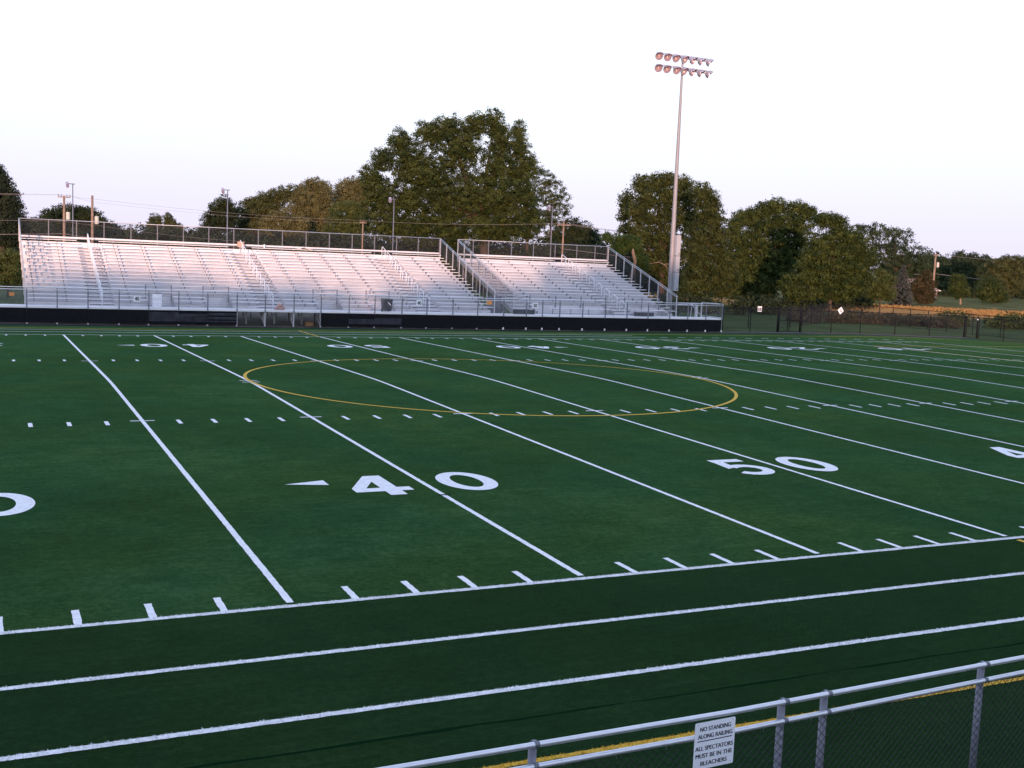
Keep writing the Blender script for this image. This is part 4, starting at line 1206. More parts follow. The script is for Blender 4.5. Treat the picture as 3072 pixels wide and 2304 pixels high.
TREES = {
    'big': ((51.9, 142.0, 8.0), [(35.7, 150.7, 16.3, 1.6, 2.0), (37.2, 150.3, 19.2, 1.4, 1.6), (39.7, 149.5, 21.7, 1.7, 1.9), (41.0, 148.5, 18.5, 3.1, 2.7), (43.5, 147.8, 23.1, 1.9, 1.9), (46.3, 146.6, 24.0, 2.2, 1.8), (47.8, 145.6, 21.0, 3.1, 3.5), (49.9, 145.0, 24.7, 1.5, 1.7), (52.4, 143.9, 25.3, 1.5, 1.9), (53.4, 143.1, 22.6, 1.5, 2.5), (43.9, 146.9, 16.8, 3.1, 2.9), (36.8, 149.8, 13.2, 2.5, 2.7), (40.6, 148.0, 13.0, 3.1, 3.1), (45.2, 145.8, 12.9, 3.5, 3.1), (49.5, 143.9, 14.2, 3.5, 3.5), (53.0, 142.8, 18.7, 2.4, 3.1), (53.8, 141.8, 13.5, 3.5, 3.3), (37.8, 148.9, 9.3, 3.3, 2.2), (41.9, 146.9, 8.8, 3.5, 2.0), (46.2, 144.9, 9.0, 3.5, 2.2), (51.1, 142.6, 9.4, 3.5, 2.2), (54.7, 140.9, 9.7, 3.3, 2.2)]),
    'spire': ((57.9, 141.5, 8.2), [(56.6, 144.0, 24.4, 1.0, 1.7), (56.7, 143.7, 21.9, 1.5, 2.2), (57.7, 142.9, 19.0, 2.0, 2.4), (56.0, 143.5, 17.5, 1.7, 2.0), (57.6, 142.4, 15.0, 2.0, 2.8), (58.3, 141.6, 11.0, 2.0, 2.8)]),
    'wispy': ((62.7, 143.7, 8.4), [(61.8, 145.2, 17.6, 1.5, 1.5), (63.1, 144.4, 15.7, 1.7, 2.1), (64.3, 143.6, 13.9, 1.5, 1.5), (62.1, 144.6, 13.5, 1.7, 2.3), (64.0, 143.5, 12.0, 1.7, 1.5), (62.4, 144.0, 10.1, 2.1, 2.1)]),
    'lowdark': ((71.5, 149.4, 6.9), [(70.3, 150.4, 10.5, 1.4, 1.4), (71.9, 149.5, 9.6, 1.8, 1.6), (73.1, 148.8, 8.5, 1.4, 1.6), (68.6, 150.9, 8.5, 2.4, 2.0), (70.9, 149.7, 7.6, 2.8, 1.6)]),
    'edge': ((19.8, 184.8, 6.0), [(20.3, 185.3, 12.6, 1.3, 1.1), (19.3, 185.6, 11.3, 1.4, 1.4), (21.3, 184.7, 11.1, 1.4, 1.6), (18.2, 186.0, 9.4, 1.4, 1.6), (20.0, 185.0, 8.9, 2.2, 1.7), (17.2, 186.2, 7.8, 0.9, 1.1), (17.9, 185.8, 6.7, 1.7, 1.3)]),
    'olive_back': ((26.8, 192.6, 5.8), [(27.2, 193.3, 13.2, 1.5, 1.0), (29.0, 192.5, 13.8, 1.8, 1.2), (31.4, 191.5, 14.7, 2.1, 1.5), (33.9, 190.4, 15.3, 1.8, 1.3), (26.3, 193.5, 11.4, 2.1, 1.8), (29.0, 192.3, 11.7, 2.3, 1.6), (25.2, 193.7, 9.2, 2.1, 2.0), (27.9, 192.5, 9.2, 2.1, 2.0), (30.5, 191.6, 12.1, 2.0, 1.5), (25.9, 193.1, 7.1, 2.5, 1.3)]),
    'pale_round': ((34.2, 183.6, 6.4), [(35.9, 184.0, 16.3, 2.1, 1.4), (37.4, 183.1, 15.1, 1.8, 1.8), (34.1, 184.6, 14.6, 1.6, 1.8), (35.4, 183.8, 13.1, 2.6, 2.2), (33.2, 184.7, 12.1, 2.1, 1.9), (37.1, 182.9, 12.2, 1.8, 2.2), (35.8, 183.3, 9.9, 2.9, 2.4), (37.2, 182.3, 7.9, 1.9, 1.8)]),
    'pale_tall': ((43.6, 186.9, 6.6), [(43.0, 188.4, 16.5, 1.8, 1.7), (45.0, 187.6, 17.2, 1.7, 1.5), (42.1, 188.6, 14.4, 2.0, 1.8), (44.5, 187.5, 14.5, 2.3, 2.2), (46.0, 186.9, 15.8, 1.5, 2.0), (45.7, 186.7, 12.1, 2.3, 3.0)]),
    'pale_front': ((28.7, 177.2, 6.0), [(28.2, 178.0, 10.4, 1.8, 1.2), (26.7, 178.6, 9.1, 1.5, 1.4), (29.5, 177.3, 9.2, 1.8, 1.7), (27.4, 178.1, 7.6, 2.3, 1.4), (30.6, 176.5, 7.6, 2.2, 1.7), (31.6, 176.3, 9.3, 1.4, 1.5)]),
    'grey_willow': ((37.8, 170.8, 6.3), [(37.3, 171.8, 12.6, 1.4, 0.8), (39.1, 170.8, 12.1, 1.5, 1.2), (37.0, 171.7, 10.8, 1.8, 1.7), (39.1, 170.6, 9.6, 2.1, 1.8), (36.6, 171.6, 8.3, 2.0, 1.7), (39.0, 170.3, 7.5, 2.6, 1.5)]),
    'conifer': ((-15.3, 150.8, 2.2), [(-15.8, 152.4, 13.3, 0.8, 1.3), (-15.3, 152.0, 12.2, 1.1, 1.4), (-14.8, 151.6, 10.8, 1.3, 1.6), (-14.4, 151.3, 9.6, 1.6, 1.4), (-14.2, 151.0, 8.0, 1.8, 1.6), (-13.7, 150.6, 6.8, 1.4, 1.1), (-14.2, 150.7, 5.2, 1.8, 1.4), (-15.0, 151.3, 7.0, 1.9, 2.4), (-15.4, 151.8, 9.4, 1.9, 2.4)]),
    'bush': ((-15.7, 89.7, 0.9), [(-16.0, 90.1, 3.1, 0.7, 0.7), (-15.4, 89.8, 3.3, 0.7, 0.7), (-15.9, 89.9, 2.2, 0.9, 0.8), (-15.2, 89.6, 2.1, 0.6, 0.9), (-15.7, 89.7, 1.4, 1.1, 0.5)]),
    'round_dark': ((-3.0, 212.1, 4.5), [(-6.5, 214.3, 9.3, 1.3, 1.3), (-4.8, 213.6, 10.1, 1.5, 1.2), (-2.8, 212.7, 10.5, 1.5, 1.2), (-0.8, 211.7, 10.3, 1.7, 1.2), (0.8, 210.9, 9.8, 1.5, 1.3), (2.1, 210.2, 8.9, 1.2, 1.3), (-3.9, 212.9, 8.3, 2.9, 1.9), (-0.9, 211.5, 8.1, 3.2, 1.9), (3.4, 209.4, 8.0, 1.2, 1.0), (-7.3, 214.5, 7.8, 1.5, 1.5), (-5.4, 213.4, 6.1, 3.4, 1.7), (-0.9, 211.2, 5.9, 3.9, 1.5), (3.4, 209.2, 6.3, 2.0, 1.3)]),
    'row_left': ((7.9, 218.1, 4.9), [(-8.5, 226.3, 8.4, 0.9, 0.9), (-9.2, 226.4, 7.1, 1.6, 1.6), (-7.7, 225.7, 6.5, 1.6, 1.6), (6.0, 219.3, 7.5, 0.9, 0.9), (6.8, 218.8, 6.3, 1.2, 1.2), (8.7, 218.0, 7.1, 1.0, 0.8), (8.4, 218.0, 5.8, 1.4, 1.1), (10.2, 217.2, 6.3, 1.1, 1.1)]),
    'poplars': ((12.1, 193.9, 5.2), [(9.8, 195.4, 9.1, 0.6, 1.3), (9.8, 195.2, 7.5, 0.8, 1.8), (10.8, 194.9, 9.0, 0.5, 1.4), (10.8, 194.7, 7.2, 0.6, 1.8), (12.3, 194.3, 9.4, 0.8, 1.3), (12.6, 194.0, 7.9, 1.0, 1.8), (12.1, 194.0, 6.5, 1.0, 1.6), (13.2, 193.8, 8.3, 0.6, 1.3), (14.2, 193.2, 7.9, 0.6, 1.1), (14.3, 193.0, 6.6, 0.7, 1.3), (9.2, 195.6, 8.1, 0.4, 1.0), (9.1, 195.5, 6.7, 0.7, 1.4)]),
    'tree_r1': ((56.1, 100.3, 1.4), [(54.0, 102.9, 14.5, 1.0, 1.0), (55.6, 102.2, 14.9, 1.0, 0.9), (57.0, 101.6, 15.2, 1.0, 0.8), (58.5, 100.8, 14.7, 1.0, 0.9), (52.3, 103.5, 12.6, 0.9, 0.9), (53.0, 103.0, 11.3, 1.6, 1.0), (54.6, 102.4, 12.9, 1.5, 1.3), (56.6, 101.5, 13.2, 1.6, 1.5), (58.7, 100.5, 13.1, 1.5, 1.4), (51.9, 103.4, 10.4, 0.6, 0.4), (52.6, 102.9, 9.1, 1.2, 0.8), (54.6, 102.2, 10.5, 1.5, 1.5), (57.0, 101.0, 10.9, 1.7, 1.6), (59.3, 99.9, 10.6, 1.7, 1.6), (54.2, 102.1, 8.3, 1.6, 1.3), (56.5, 100.9, 8.2, 1.7, 1.6), (54.7, 101.5, 5.6, 1.4, 1.7), (56.7, 100.5, 5.2, 1.7, 2.2), (57.4, 99.8, 2.5, 1.4, 1.4)]),
    'tree_r1b': ((56.3, 92.4, 1.1), [(56.4, 93.8, 13.1, 1.2, 1.2), (57.5, 93.2, 12.3, 0.8, 1.1), (56.9, 93.3, 10.7, 1.4, 1.3), (57.9, 92.8, 10.4, 0.8, 1.1), (56.2, 93.4, 8.5, 1.8, 1.4), (58.2, 92.4, 8.5, 1.0, 1.2), (55.9, 93.2, 6.5, 2.1, 1.6), (58.2, 92.2, 6.7, 1.2, 1.4), (58.9, 91.7, 5.2, 1.1, 1.1), (56.8, 92.6, 4.6, 2.1, 1.5), (59.1, 91.4, 3.6, 1.1, 1.2), (55.9, 92.8, 2.7, 2.1, 1.1), (58.0, 91.8, 2.6, 1.5, 0.9)]),
    'vine_stump': ((34.8, 71.5, 2.2), [(32.6, 73.2, 7.2, 0.4, 0.4), (33.5, 72.7, 7.0, 0.6, 0.5), (34.4, 72.3, 6.9, 0.7, 0.5), (34.9, 72.0, 6.5, 0.5, 0.6), (33.7, 72.6, 6.3, 0.9, 0.5), (35.3, 71.7, 5.5, 0.4, 0.5), (35.5, 71.5, 4.9, 0.4, 0.4), (34.9, 71.9, 5.4, 0.3, 0.5)]),
    'tree_r2': ((79.3, 105.9, -0.2), [(73.3, 110.1, 11.0, 1.1, 1.1), (72.9, 110.1, 9.5, 0.9, 1.2), (73.7, 109.5, 8.4, 1.6, 1.7), (73.1, 109.5, 6.2, 1.4, 1.7), (73.5, 109.2, 4.3, 1.6, 1.6), (72.9, 109.2, 2.4, 1.4, 1.3), (74.4, 109.6, 11.8, 1.1, 1.0), (75.2, 109.3, 11.9, 0.8, 1.0), (76.8, 108.6, 12.8, 1.3, 1.1), (78.2, 108.0, 13.4, 1.3, 1.0), (80.6, 106.9, 13.2, 1.3, 0.9), (81.9, 106.2, 12.7, 1.0, 1.0), (76.2, 108.6, 10.7, 1.8, 1.4), (78.5, 107.6, 11.2, 1.8, 1.6), (80.8, 106.5, 11.1, 1.8, 1.6), (76.0, 108.4, 8.3, 1.9, 1.6), (78.5, 107.3, 8.6, 2.0, 1.6), (81.0, 106.1, 8.7, 1.8, 1.7), (75.1, 108.6, 5.9, 1.9, 1.6), (77.4, 107.5, 6.0, 2.0, 1.6), (79.8, 106.4, 6.5, 1.6, 1.6), (74.5, 108.6, 3.6, 2.0, 1.7), (76.8, 107.5, 3.5, 2.0, 1.6), (78.9, 106.6, 4.3, 1.4, 1.6), (75.9, 107.7, 1.6, 2.4, 1.1), (74.2, 108.5, 1.5, 1.8, 1.1)]),
    'maple': ((69.4, 86.1, 0.1), [(68.6, 87.8, 10.7, 0.9, 0.9), (69.7, 87.2, 10.8, 1.0, 0.8), (70.7, 86.8, 10.4, 0.8, 0.8), (70.2, 86.8, 9.2, 1.1, 0.9), (71.6, 86.2, 9.0, 1.2, 1.0), (68.6, 87.5, 8.4, 1.1, 0.9), (72.5, 85.6, 8.1, 1.0, 1.0), (69.7, 86.9, 7.5, 1.4, 1.2), (71.4, 86.0, 7.3, 1.4, 1.2), (67.8, 87.7, 6.9, 1.1, 1.0), (73.4, 85.0, 6.8, 0.9, 1.0), (66.9, 88.0, 5.6, 0.9, 0.9), (68.8, 87.1, 5.6, 1.5, 1.1), (70.7, 86.1, 5.6, 1.6, 1.2), (72.6, 85.3, 5.7, 1.4, 1.2), (67.1, 87.7, 4.2, 1.3, 0.9), (69.2, 86.7, 4.0, 1.5, 1.1), (71.2, 85.7, 4.0, 1.6, 1.1), (72.8, 85.0, 4.1, 1.1, 1.1), (65.3, 88.5, 3.6, 1.0, 0.9), (65.9, 88.0, 2.4, 1.2, 0.8), (67.8, 87.1, 2.5, 1.4, 0.7), (69.7, 86.3, 2.6, 1.3, 0.8), (71.3, 85.5, 2.8, 1.4, 0.8), (72.6, 85.0, 3.2, 0.9, 0.8)]),
    'pine_back': ((117.9, 126.7, 0.5), [(112.6, 130.5, 11.9, 1.3, 1.0), (114.0, 129.9, 12.3, 1.3, 0.7), (115.6, 129.2, 12.2, 1.3, 0.9), (117.6, 128.2, 12.0, 1.2, 0.7), (119.4, 127.3, 11.8, 1.2, 0.7), (119.9, 126.9, 10.6, 0.7, 0.5), (114.0, 129.7, 10.5, 1.8, 1.3), (116.3, 128.6, 10.5, 1.9, 1.3), (118.3, 127.6, 10.0, 1.6, 0.9), (116.0, 128.5, 8.4, 2.2, 1.5), (118.7, 127.3, 8.5, 1.9, 1.0), (120.9, 126.2, 8.9, 1.5, 0.9), (122.4, 125.5, 8.2, 1.2, 1.0), (116.6, 128.0, 6.4, 2.7, 1.5), (120.0, 126.5, 7.0, 2.2, 1.3), (122.0, 125.5, 6.6, 1.3, 1.3), (118.6, 126.9, 5.1, 2.4, 1.2)]),
    'young_yellow': ((79.6, 89.1, 0.6), [(79.7, 89.6, 5.1, 0.6, 0.6), (79.4, 89.6, 4.0, 1.0, 0.9), (80.6, 89.1, 4.3, 0.8, 0.6), (80.1, 89.2, 3.4, 1.1, 0.9), (79.3, 89.5, 2.7, 1.0, 0.8), (80.6, 88.9, 2.6, 0.8, 0.8), (78.6, 90.0, 3.3, 0.6, 1.0)]),
    'brown_conifer': ((101.9, 104.1, 0.1), [(102.2, 104.6, 5.0, 0.5, 0.8), (101.6, 104.8, 4.2, 0.9, 0.9), (101.0, 104.9, 3.3, 1.3, 0.9), (102.4, 104.3, 3.5, 1.0, 0.9), (101.6, 104.5, 2.3, 1.4, 0.9), (102.6, 104.0, 2.2, 0.8, 0.8), (102.0, 104.2, 1.2, 0.8, 0.8)]),
    'lawn_tree': ((115.9, 111.0, 0.8), [(115.3, 111.7, 4.8, 0.7, 0.7), (115.9, 111.4, 4.3, 0.9, 0.9), (115.1, 111.6, 3.6, 0.9, 0.8), (116.2, 111.1, 3.2, 1.1, 0.9), (115.7, 111.3, 2.4, 0.8, 0.6)]),
    'mid_green': ((132.5, 119.8, 0.7), [(132.2, 120.3, 4.2, 1.2, 1.0), (131.4, 120.6, 2.9, 1.2, 1.2), (133.0, 119.8, 3.0, 1.4, 1.3), (132.3, 120.0, 1.8, 1.5, 1.0), (133.8, 119.3, 2.2, 1.0, 1.2)]),
    'tall_olive': ((159.3, 140.4, 0.1), [(157.5, 142.2, 7.4, 1.8, 1.4), (159.4, 141.4, 8.3, 1.8, 1.2), (161.1, 140.5, 7.9, 1.4, 1.4), (158.7, 141.4, 6.0, 2.4, 1.7), (160.8, 140.4, 5.5, 1.7, 2.0), (157.0, 142.2, 5.3, 1.7, 1.4), (159.8, 140.7, 4.0, 1.8, 1.7)]),
    'far_pine_0': ((167.8, 164.1, -1.0), [(167.9, 165.2, 8.1, 0.9, 1.0), (167.6, 165.1, 6.6, 1.5, 1.5), (168.1, 164.6, 4.7, 1.8, 2.0), (167.8, 164.5, 2.1, 2.2, 2.2), (167.8, 164.2, -0.2, 2.2, 1.3)]),
    'far_pine_1': ((170.7, 162.8, -0.9), [(170.8, 164.0, 9.4, 0.9, 1.0), (170.5, 163.9, 7.9, 1.5, 1.5), (171.0, 163.4, 5.9, 1.8, 2.0), (170.7, 163.3, 3.4, 2.2, 2.2), (170.7, 163.0, 1.1, 2.2, 1.3)]),
    'far_pine_2': ((173.3, 161.5, -0.8), [(173.3, 162.7, 9.0, 0.9, 1.0), (173.0, 162.7, 7.5, 1.5, 1.5), (173.6, 162.1, 5.6, 1.8, 2.0), (173.3, 162.0, 3.1, 2.2, 2.2), (173.3, 161.7, 0.7, 2.2, 1.3)]),
    'far_pine_3': ((175.4, 160.6, -0.7), [(175.5, 161.7, 8.8, 0.9, 1.0), (175.1, 161.6, 7.3, 1.5, 1.5), (175.7, 161.1, 5.3, 1.8, 2.0), (175.4, 161.0, 2.8, 2.2, 2.2), (175.4, 160.7, 0.5, 2.2, 1.3)]),
    'far_pine_4': ((186.8, 160.7, -0.6), [(187.2, 161.6, 8.0, 1.0, 1.4), (186.9, 161.5, 5.7, 1.5, 2.2), (186.7, 161.2, 2.9, 2.1, 2.1), (186.8, 160.9, 0.9, 1.7, 1.4)]),
    'far_pine_5': ((167.5, 166.4, -1.2), [(168.2, 167.2, 7.6, 1.2, 1.2), (167.6, 167.2, 5.6, 1.7, 1.9), (168.0, 166.7, 2.9, 2.0, 2.0), (167.1, 166.9, 0.8, 2.2, 1.5), (166.3, 167.6, 3.5, 1.5, 1.9)]),
}
def tree(key, name, label, cat, mat, leaf=.30, density=1.0, gap=.12, trunk=.35, bark='bark', limbs=6, group=None, per=44, clump=1.5, lean=0, core=True, grow=1.10):
    base, lobes = TREES[key]
    lobes = [(x, y, z, rx*grow, rz*grow) for x, y, z, rx, rz in lobes]
    leaf *= .60
    bx, by = base[0], base[1]; bz = th(bx, by)-.15
    T = thing(name, label, cat, (bx, by, bz), group)
    V, F, v = crown_mesh(lobes, leaf, density, gap, clump, per, core=core)
    zmin = bz+.25
    ok = V.reshape(-1, 4, 3)[:, :, 2].min(1) > zmin
    V = V.reshape(-1, 4, 3)[ok].reshape(-1, 3); F = np.arange(len(V)).reshape(-1, 4); v = v[ok]
    np_mesh('crown', V, F, FOL[mat], T, v)
    L_ = sorted(lobes, key=lambda l: l[2])
    zt = max(l[2] for l in lobes); zl = min(l[2]-l[4] for l in lobes)
    cx = sum(l[0] for l in lobes)/len(lobes); cy = sum(l[1] for l in lobes)/len(lobes)
    mb = MB()
    fork = max(bz+1.0, zl + .25*(zt-zl))
    fp = Vector((bx+.25*(cx-bx), by+.25*(cy-by), fork))
    mb.tube([(bx, by, bz), (bx, by, bz+.4), fp, fp.lerp(Vector((cx, cy, zt)), .7)], [trunk*1.35, trunk, trunk*.75, trunk*.2], 10)
    pick = L_ if len(L_) <= limbs else [L_[i] for i in np.linspace(0, len(L_)-1, limbs).astype(int)]
    for l in pick:
        e = Vector(l[:3]); m = fp.lerp(e, .5) + Vector((0, 0, -.06*(e-fp).length))
        mb.tube([fp-Vector((0, 0, .3)), m, e], [trunk*.42, trunk*.26, trunk*.07], 6)
    mb.build('trunk', M[bark], T)
    return T
G1, G2, G3, G4 = 'tall trees behind the grandstand', 'mixed trees left of the tallest tree', 'trees behind the left of the stands', 'trees along the right edge of the grounds'
tree('big', 'oak_tree', 'tallest and widest dark green tree, behind the gap in the grandstand', 'tree', 'oak', .36, 1.0, .16, .75, group=G1, limbs=14)
tree('spire', 'cottonwood_tree', 'narrow tree with a spire top against the right flank of the tallest tree', 'tree', 'spire', .34, .9, .30, .3, group=G1, grow=1.0)
tree('wispy', 'wispy_tree', 'thin see-through tree right of the tallest tree, sky showing between its leaves', 'tree', 'elm', .26, .75, .34, .16, group=G1, limbs=5, core=False)
tree('lowdark', 'bushy_tree', 'low dark tree behind the pale utility pole', 'tree', 'dark', .34, 1.0, .15, .3, group=G1)
tree('edge', 'edge_tree', 'dark tree at the left end of the mixed trees, behind a slim light pole', 'tree', 'dark', .36, .95, .18, .3, group=G2)
tree('olive_back', 'olive_tree', 'olive brown ragged tree between the dark edge tree and the pale round tree', 'tree', 'olive', .36, .95, .2, .35, group=G2, limbs=8)
tree('pale_round', 'pale_tree', 'tall pale olive tree with a rounded top left of the tallest tree', 'tree', 'pale', .34, 1.0, .15, .3, 'bare', group=G2)
tree('pale_tall', 'pale_tree', 'pale yellow green tree touching the left flank of the tallest tree', 'tree', 'pale', .34, 1.0, .15, .3, group=G2)
tree('pale_front', 'pale_tree', 'low pale tree in front of the olive brown tree', 'tree', 'pale', .32, 1.0, .15, .25, group=G2)
tree('grey_willow', 'grey_tree', 'grey green tree low down at the left foot of the tallest tree', 'tree', 'bright', .32, 1.0, .18, .25, group=G2)
tree('round_dark', 'round_tree', 'broad dark rounded tree behind the two wooden utility poles', 'tree', 'dark', .38, 1.0, .12, .5, group=G3, limbs=10)
tree('row_left', 'low_tree', 'low dark trees in a row between the rounded tree and the upright poplars', 'tree', 'dark', .36, 1.0, .15, .2, group=G3)
tree('poplars', 'poplar_clump', 'clump of upright brownish poplars behind the left half of the long bleacher', 'tree', 'olive', .22, 1.0, .2, .15, group=G3, limbs=11, grow=1.0)
tree('bush', 'round_bush', 'rounded sunlit bush at the left edge beside the bleacher end', 'bush', 'bright', .20, 1.0, .12, .12, group=G3)
tree('tree_r1', 'ash_tree', 'large leafy tree directly behind the stadium light pole', 'tree', 'elm', .28, 1.0, .20, .45, group=G4, limbs=12)
tree('tree_r1b', 'maple_tree', 'tree with rusty green leaves just right of the stadium light pole', 'tree', 'elm', .26, 1.05, .12, .35, group=G4, limbs=8)
tree('vine_stump', 'vine_thicket', 'vine covered broken trunk between the short bleacher and the light pole', 'thicket', 'ivy', .20, 1.1, .10, .10, limbs=2, group=G4)
tree('tree_r2', 'linden_tree', 'wide dark round topped tree right of the stadium light', 'tree', 'maple', .30, 1.0, .15, .5, group=G4, limbs=12)
tree('maple', 'maple_tree', 'broad maple with two bare trunks showing above the black fence', 'tree', 'maple', .25, 1.0, .12, .22, group=G4, limbs=12)
tree('pine_back', 'pine_tree', 'tall dark pine with a flat ragged top behind the maple', 'tree', 'pine', .36, .9, .3, .4, group=G4, limbs=12, core=False)
tree('young_yellow', 'young_tree', 'small yellow green tree between the maple and the blue spruce', 'tree', 'bright', .20, .9, .2, .10, group=G4)
tree('brown_conifer', 'brown_tree', 'brownish ragged tree between the blue spruce and the orange lit pole', 'tree', 'brown', .24, 1.1, .12, .18, group=G4)
tree('lawn_tree', 'young_tree', 'small round tree with a bare trunk on the dry grassy bank', 'tree', 'maple', .20, 1.0, .12, .15, 'bare', group=G4)
tree('mid_green', 'bushy_tree', 'rounded mid green tree behind the bank at the right edge', 'tree', 'spire', .28, 1.1, .1, .25, group=G4)
tree('tall_olive', 'olive_tree', 'tall olive brown tree at the right edge of the view', 'tree', 'olive', .34, 1.0, .14, .35, group=G4)
for i, lab in enumerate(('dark far tree right behind the orange lit pole', 'dark far tree behind the small round tree, tallest of its row', 'dark far tree behind and right of the small round tree', 'dark far tree left of the tall olive brown tree', 'dark far tree cut by the right edge of the view', 'dark far tree just left of the orange lit pole')):
    tree('far_pine_%d' % i, 'pine_tree', lab, 'tree', 'pine', .40, 1.0, .10, .35, group='dark trees beyond the grassy bank', grow=1.35)

# conifers built of drooping whorls
def conifer(base, h, rb, name, label, mat, leaf, seed, group, whorls=26, full=.0):
    r_ = np.random.default_rng(seed)
    x, y = base; z0 = th(x, y)-.1
    T = thing(name, label, 'tree', (x, y, z0), group)
    mb = MB(); mb.tube([(x, y, z0), (x, y, z0+h*.98)], [rb*.09+.05, .02], 8); mb.build('trunk', M['bark'], T)
    C_, N_ = [], []
    for w in range(whorls):
        f = w/whorls; z = z0 + h*(.04+.95*f); rr = rb*(1-f)**.85 + .05
        nb = int(9 + 9*(1-f))
        for k in range(nb):
            a = 2*math.pi*(k/nb) + r_.uniform(0, .6); L_ = rr*r_.uniform(.72, 1.12)
            nseg = max(3, int(L_/(leaf*.8)))
            for q in range(nseg):
                t = (q+1)/nseg; 
                C_.append((x+math.cos(a)*L_*t, y+math.sin(a)*L_*t, z - L_*(.10+.26*t*t) + .10*L_*(t > .85)))
                N_.append((math.cos(a)*.5, math.sin(a)*.5, .8))
    C_, N_ = np.array(C_), np.array(N_)
    V, F, v = leaf_cloud(C_, N_, leaf, leaf*.42, 5, .6)
    np_mesh('crown', V, F, FOL[mat], T, v)
    return T
conifer((93.1, 99.6), 5.6, 1.75, 'spruce_tree', 'greyish blue spruce standing before the dry grassy bank', 'blue', .17, 3, G4, 26)
tree('conifer', 'conifer_tree', 'tall dark feathery evergreen cut by the left edge of the view', 'tree', 'conifer', .36, 1.0, .1, .45, group=G3, grow=1.12)

# bare dead limb and the peeled trunk among the right-hand trees
mb = MB()
mb.tube([(45.2, 86.9, 5.0), (46.5, 86.4, 5.25), (47.0, 86.2, 5.05), (48.0, 85.7, 5.2), (49.2, 85.2, 5.75)], [.015, .03, .04, .03, .012], 6)
mb.tube([(46.9, 86.2, 5.1), (47.25, 86.0, 4.8), (47.3, 85.9, 4.3)], [.05, .035, .015], 6)
mb.tube([(46.3, 86.5, 5.2), (46.7, 86.2, 5.5)], [.03, .01], 5)
tag(mb.build('dead_branch', M['bare']), 'bare pale branch crossing behind the stadium light pole', 'branch', None)
mb = MB(); mb.tube([(33.4, 70.0, 6.2), (33.52, 70.2, 5.95), (33.85, 70.3, 5.2), (34.2, 71.6, 3.2), (34.6, 72.6, 0)], [.06, .13, .14, .15, .2], 8)
tag(mb.build('broken_trunk', M['bare']), 'leaning peeled trunk sticking out of the vine thicket', 'trunk')

# scrub and undergrowth along the back fence and under the trees
def scrub_cloud(name, label, path, h, w, n, mat, leaf, kind='stuff'):
    pts = []
    for (xa, ya), (xb, yb) in zip(path[:-1], path[1:]):
        for _ in range(n):
            f = random.random(); pts.append((xa+(xb-xa)*f+random.gauss(0, w), ya+(yb-ya)*f+random.gauss(0, w), 0))
    lob = []
    for x, y, _ in pts:
        s = random.uniform(.5, 1.0); lob.append((x, y, th(x, y)+h*s*.45, h*s*.8, h*s*.55))
    V, F, v = crown_mesh(lob, leaf, .9, .2, 1.0, 10)
    o = np_mesh(name, V, F, FOL[mat], None, v)
    o['kind'] = kind; o['label'] = label; o['category'] = 'undergrowth'
    return o
scrub_cloud('undergrowth', 'dark shrubs and weeds along the back fence under the maple', [(53, 71), (60, 73.5), (66, 72.5), (68, 66)], 1.3, 1.2, 12, 'scrub', .17)
scrub_cloud('undergrowth', 'brush under the large trees behind the short bleacher', [(44, 84), (58, 88), (76, 98), (84, 97)], 2.2, 1.8, 12, 'dark', .26)
scrub_cloud('undergrowth', 'green shrubs behind the corner fence at the right edge', [(72, 70), (79, 67), (84, 62)], 1.7, .9, 8, 'spire', .2)
scrub_cloud('undergrowth', 'weeds and saplings behind the back of the long bleacher', [(-22, 190), (10, 188), (32, 176), (50, 152), (76, 138)], 7.8, 3.0, 80, 'dark', .42)

# tall dry grass blades added to the bank, sun's orange put into their colour
gp_ = []
while len(gp_) < 5000:
    x, y = random.uniform(80, 150), random.uniform(84, 150)
    hgt = th(x, y)
    pn_ = math.sin(x*.21+y*.13+1.0)+.7*math.sin(x*.09-y*.17)+random.gauss(0, .35)
    if .12 < hgt < .80 and pn_ > -.1 and (x-CAMPOS.x)/(y-CAMPOS.y) > .85: gp_.append((x, y, hgt+.05))
gp_ = np.array(gp_)
V, F, v = leaf_cloud(gp_, np.tile(np.array([-.42, -.9, .25]), (len(gp_), 1)), .14, .16, 7, .35)
V[:, 2] = np.maximum(V[:, 2], 0)
o = np_mesh('suntinted_grass', V, F, FOL['straw'], None, v)
o['kind'] = 'stuff'; o['label'] = 'tall dry orange grass on the bank'; o['category'] = 'grass'

# far woods closing the horizon, and an unseen wood added to shade pitch and stands
def woods(name, label, pts, hmin, hmax, n, mat, leaf, depth, density=.8, rlob=(3, 5.5)):
    lob = []
    for (xa, ya), (xb, yb) in zip(pts[:-1], pts[1:]):
        for _ in range(n):
            f = random.random(); x = xa+(xb-xa)*f+random.gauss(0, depth); y = ya+(yb-ya)*f+random.gauss(0, depth)
            H_ = random.uniform(hmin, hmax); r_ = random.uniform(*rlob)
            k = max(2, int(H_/(r_*1.2)))
            for j in range(k): lob.append((x+random.gauss(0, r_*.25), y+random.gauss(0, r_*.25), r_*.6+(H_-r_*1.6)*j/(k-1), r_*(1.0-.15*j/(k-1)), r_*(.9)))
    V, F, v = crown_mesh(lob, leaf, density, .1, 1.0, 10)
    o = np_mesh(name, V, F, FOL[mat], None, v)
    o['kind'] = 'stuff'; o['label'] = label; o['category'] = 'woods'
    return o
woods('distant_woods', 'low far off tree line along the horizon behind the grandstand', [(-150, 330), (-20, 350), (110, 330), (220, 280)], 5.5, 8.5, 34, 'dark', .9, 5)
woods('distant_woods', 'far off tree line beyond the right edge of the grounds', [(200, 270), (330, 180), (380, 60)], 10, 13.5, 44, 'dark', .6, 5)
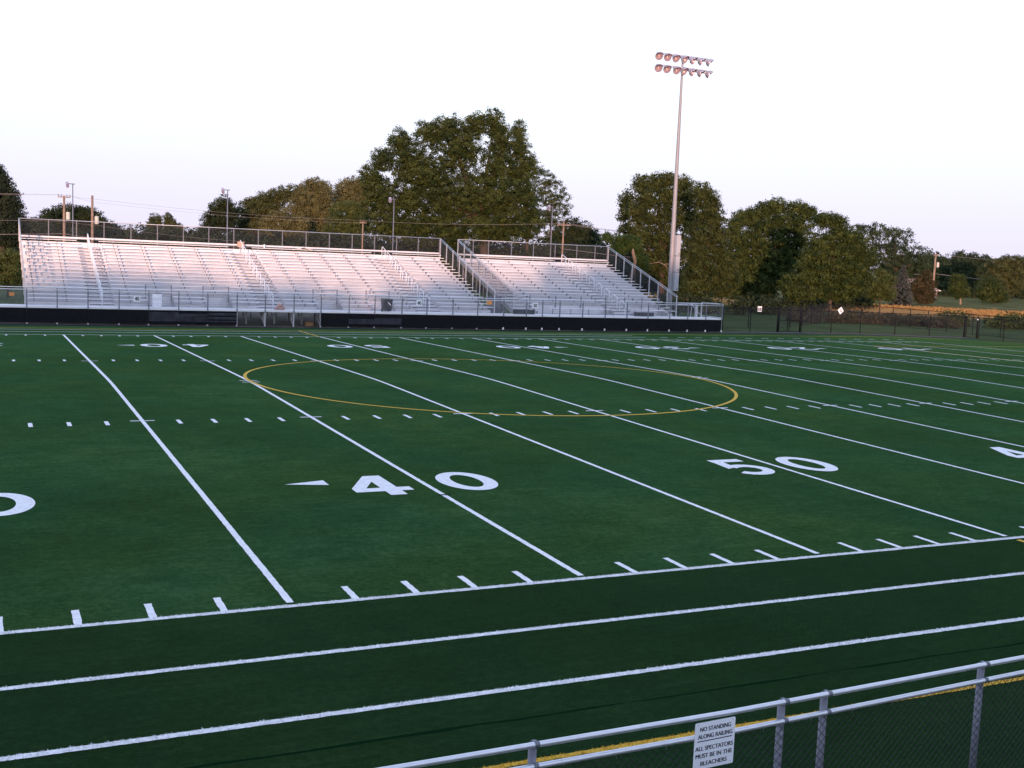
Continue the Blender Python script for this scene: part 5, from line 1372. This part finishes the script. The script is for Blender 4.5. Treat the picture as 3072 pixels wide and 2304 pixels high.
# unseen wood added behind the camera, tops shaped to set the stands' shade line
_keep = random.getstate(); random.seed(21)
lob = []
SHADE_PROFILE = [(-330, 14), (-140, 14.2), (-104, 14.3), (-88, 14.4), (-81.5, 14.2), (-79.5, 12.6), (-76.5, 12.6), (-74.5, 14.4), (-66, 14.6), (-62, 15.0), (-58, 16.6), (-50, 16.6), (-42, 11.5), (-30, 9.0), (60, 8.5)]
x = -320.0
while x < 60:
    H_ = float(np.interp(x, [p[0] for p in SHADE_PROFILE], [p[1] for p in SHADE_PROFILE])) + random.gauss(0, .28)
    y = -120 + random.gauss(0, 1.0)
    for zz, rr in ((H_-1.7, 1.8), (H_-4.2, 2.8), (H_-8, 3.2), (H_-11.5, 3.4)): lob.append((x+random.gauss(0, .4), y, zz, rr, rr))
    x += 1.9
V, F, v = crown_mesh(lob, 1.3, 1.0, .05, .9, 8)
o = np_mesh('woods', V, F, FOL['dark'], None, v)
o['kind'] = 'stuff'; o['label'] = 'unseen wood added far behind the spectators to shade the field'; o['category'] = 'woods'
random.setstate(_keep)

# ------------------------------------------------------------------ the near grandstand, on which the camera stands (it shades the near turf)
NB = thing('near_bleacher', 'aluminium bleacher on the near side of the field, facing the long bleacher', 'bleacher', (-12, -10.2, 0))
for i in range(11):
    mb = MB(); ya = -10.2-RUN*i; z = 1.48+RISE*i
    mb.box(-45, 22, ya-.245, ya, z-.045, z); mb.build('seat_plank', M['alu'], NB)
    mb = MB(); mb.box(-45, 22, ya-.24, ya+.36, z-.47, z-.43); mb.build('walking_board', M['alu_dull'], NB)
    mb = MB(); mb.box(-45, 22, ya-.256, ya-.242, z-.47, z-.26); mb.build('riser', M['riser'], NB)
for x in range(-44, 23, 6):
    mb = MB(); mb.beam((x, -10.0, .95), (x, -16.5, 3.0), .08, .14)
    for yy in (-10.6, -13.4, -16.3): mb.box(x-.05, x+.05, yy-.05, yy+.05, -.05, .95+(-10.0-yy)*.3165-.06)
    mb.build('support_frame', M['galv'], NB)
mb = MB(); mb.tube([(-45, -16.85, 4.6), (22, -16.85, 4.6)], .025)
for x in range(-45, 23, 3): mb.tube([(x, -16.85, 3.1), (x, -16.85, 4.6)], .025, 6)
mb.build('back_railing', M['galv'], NB)
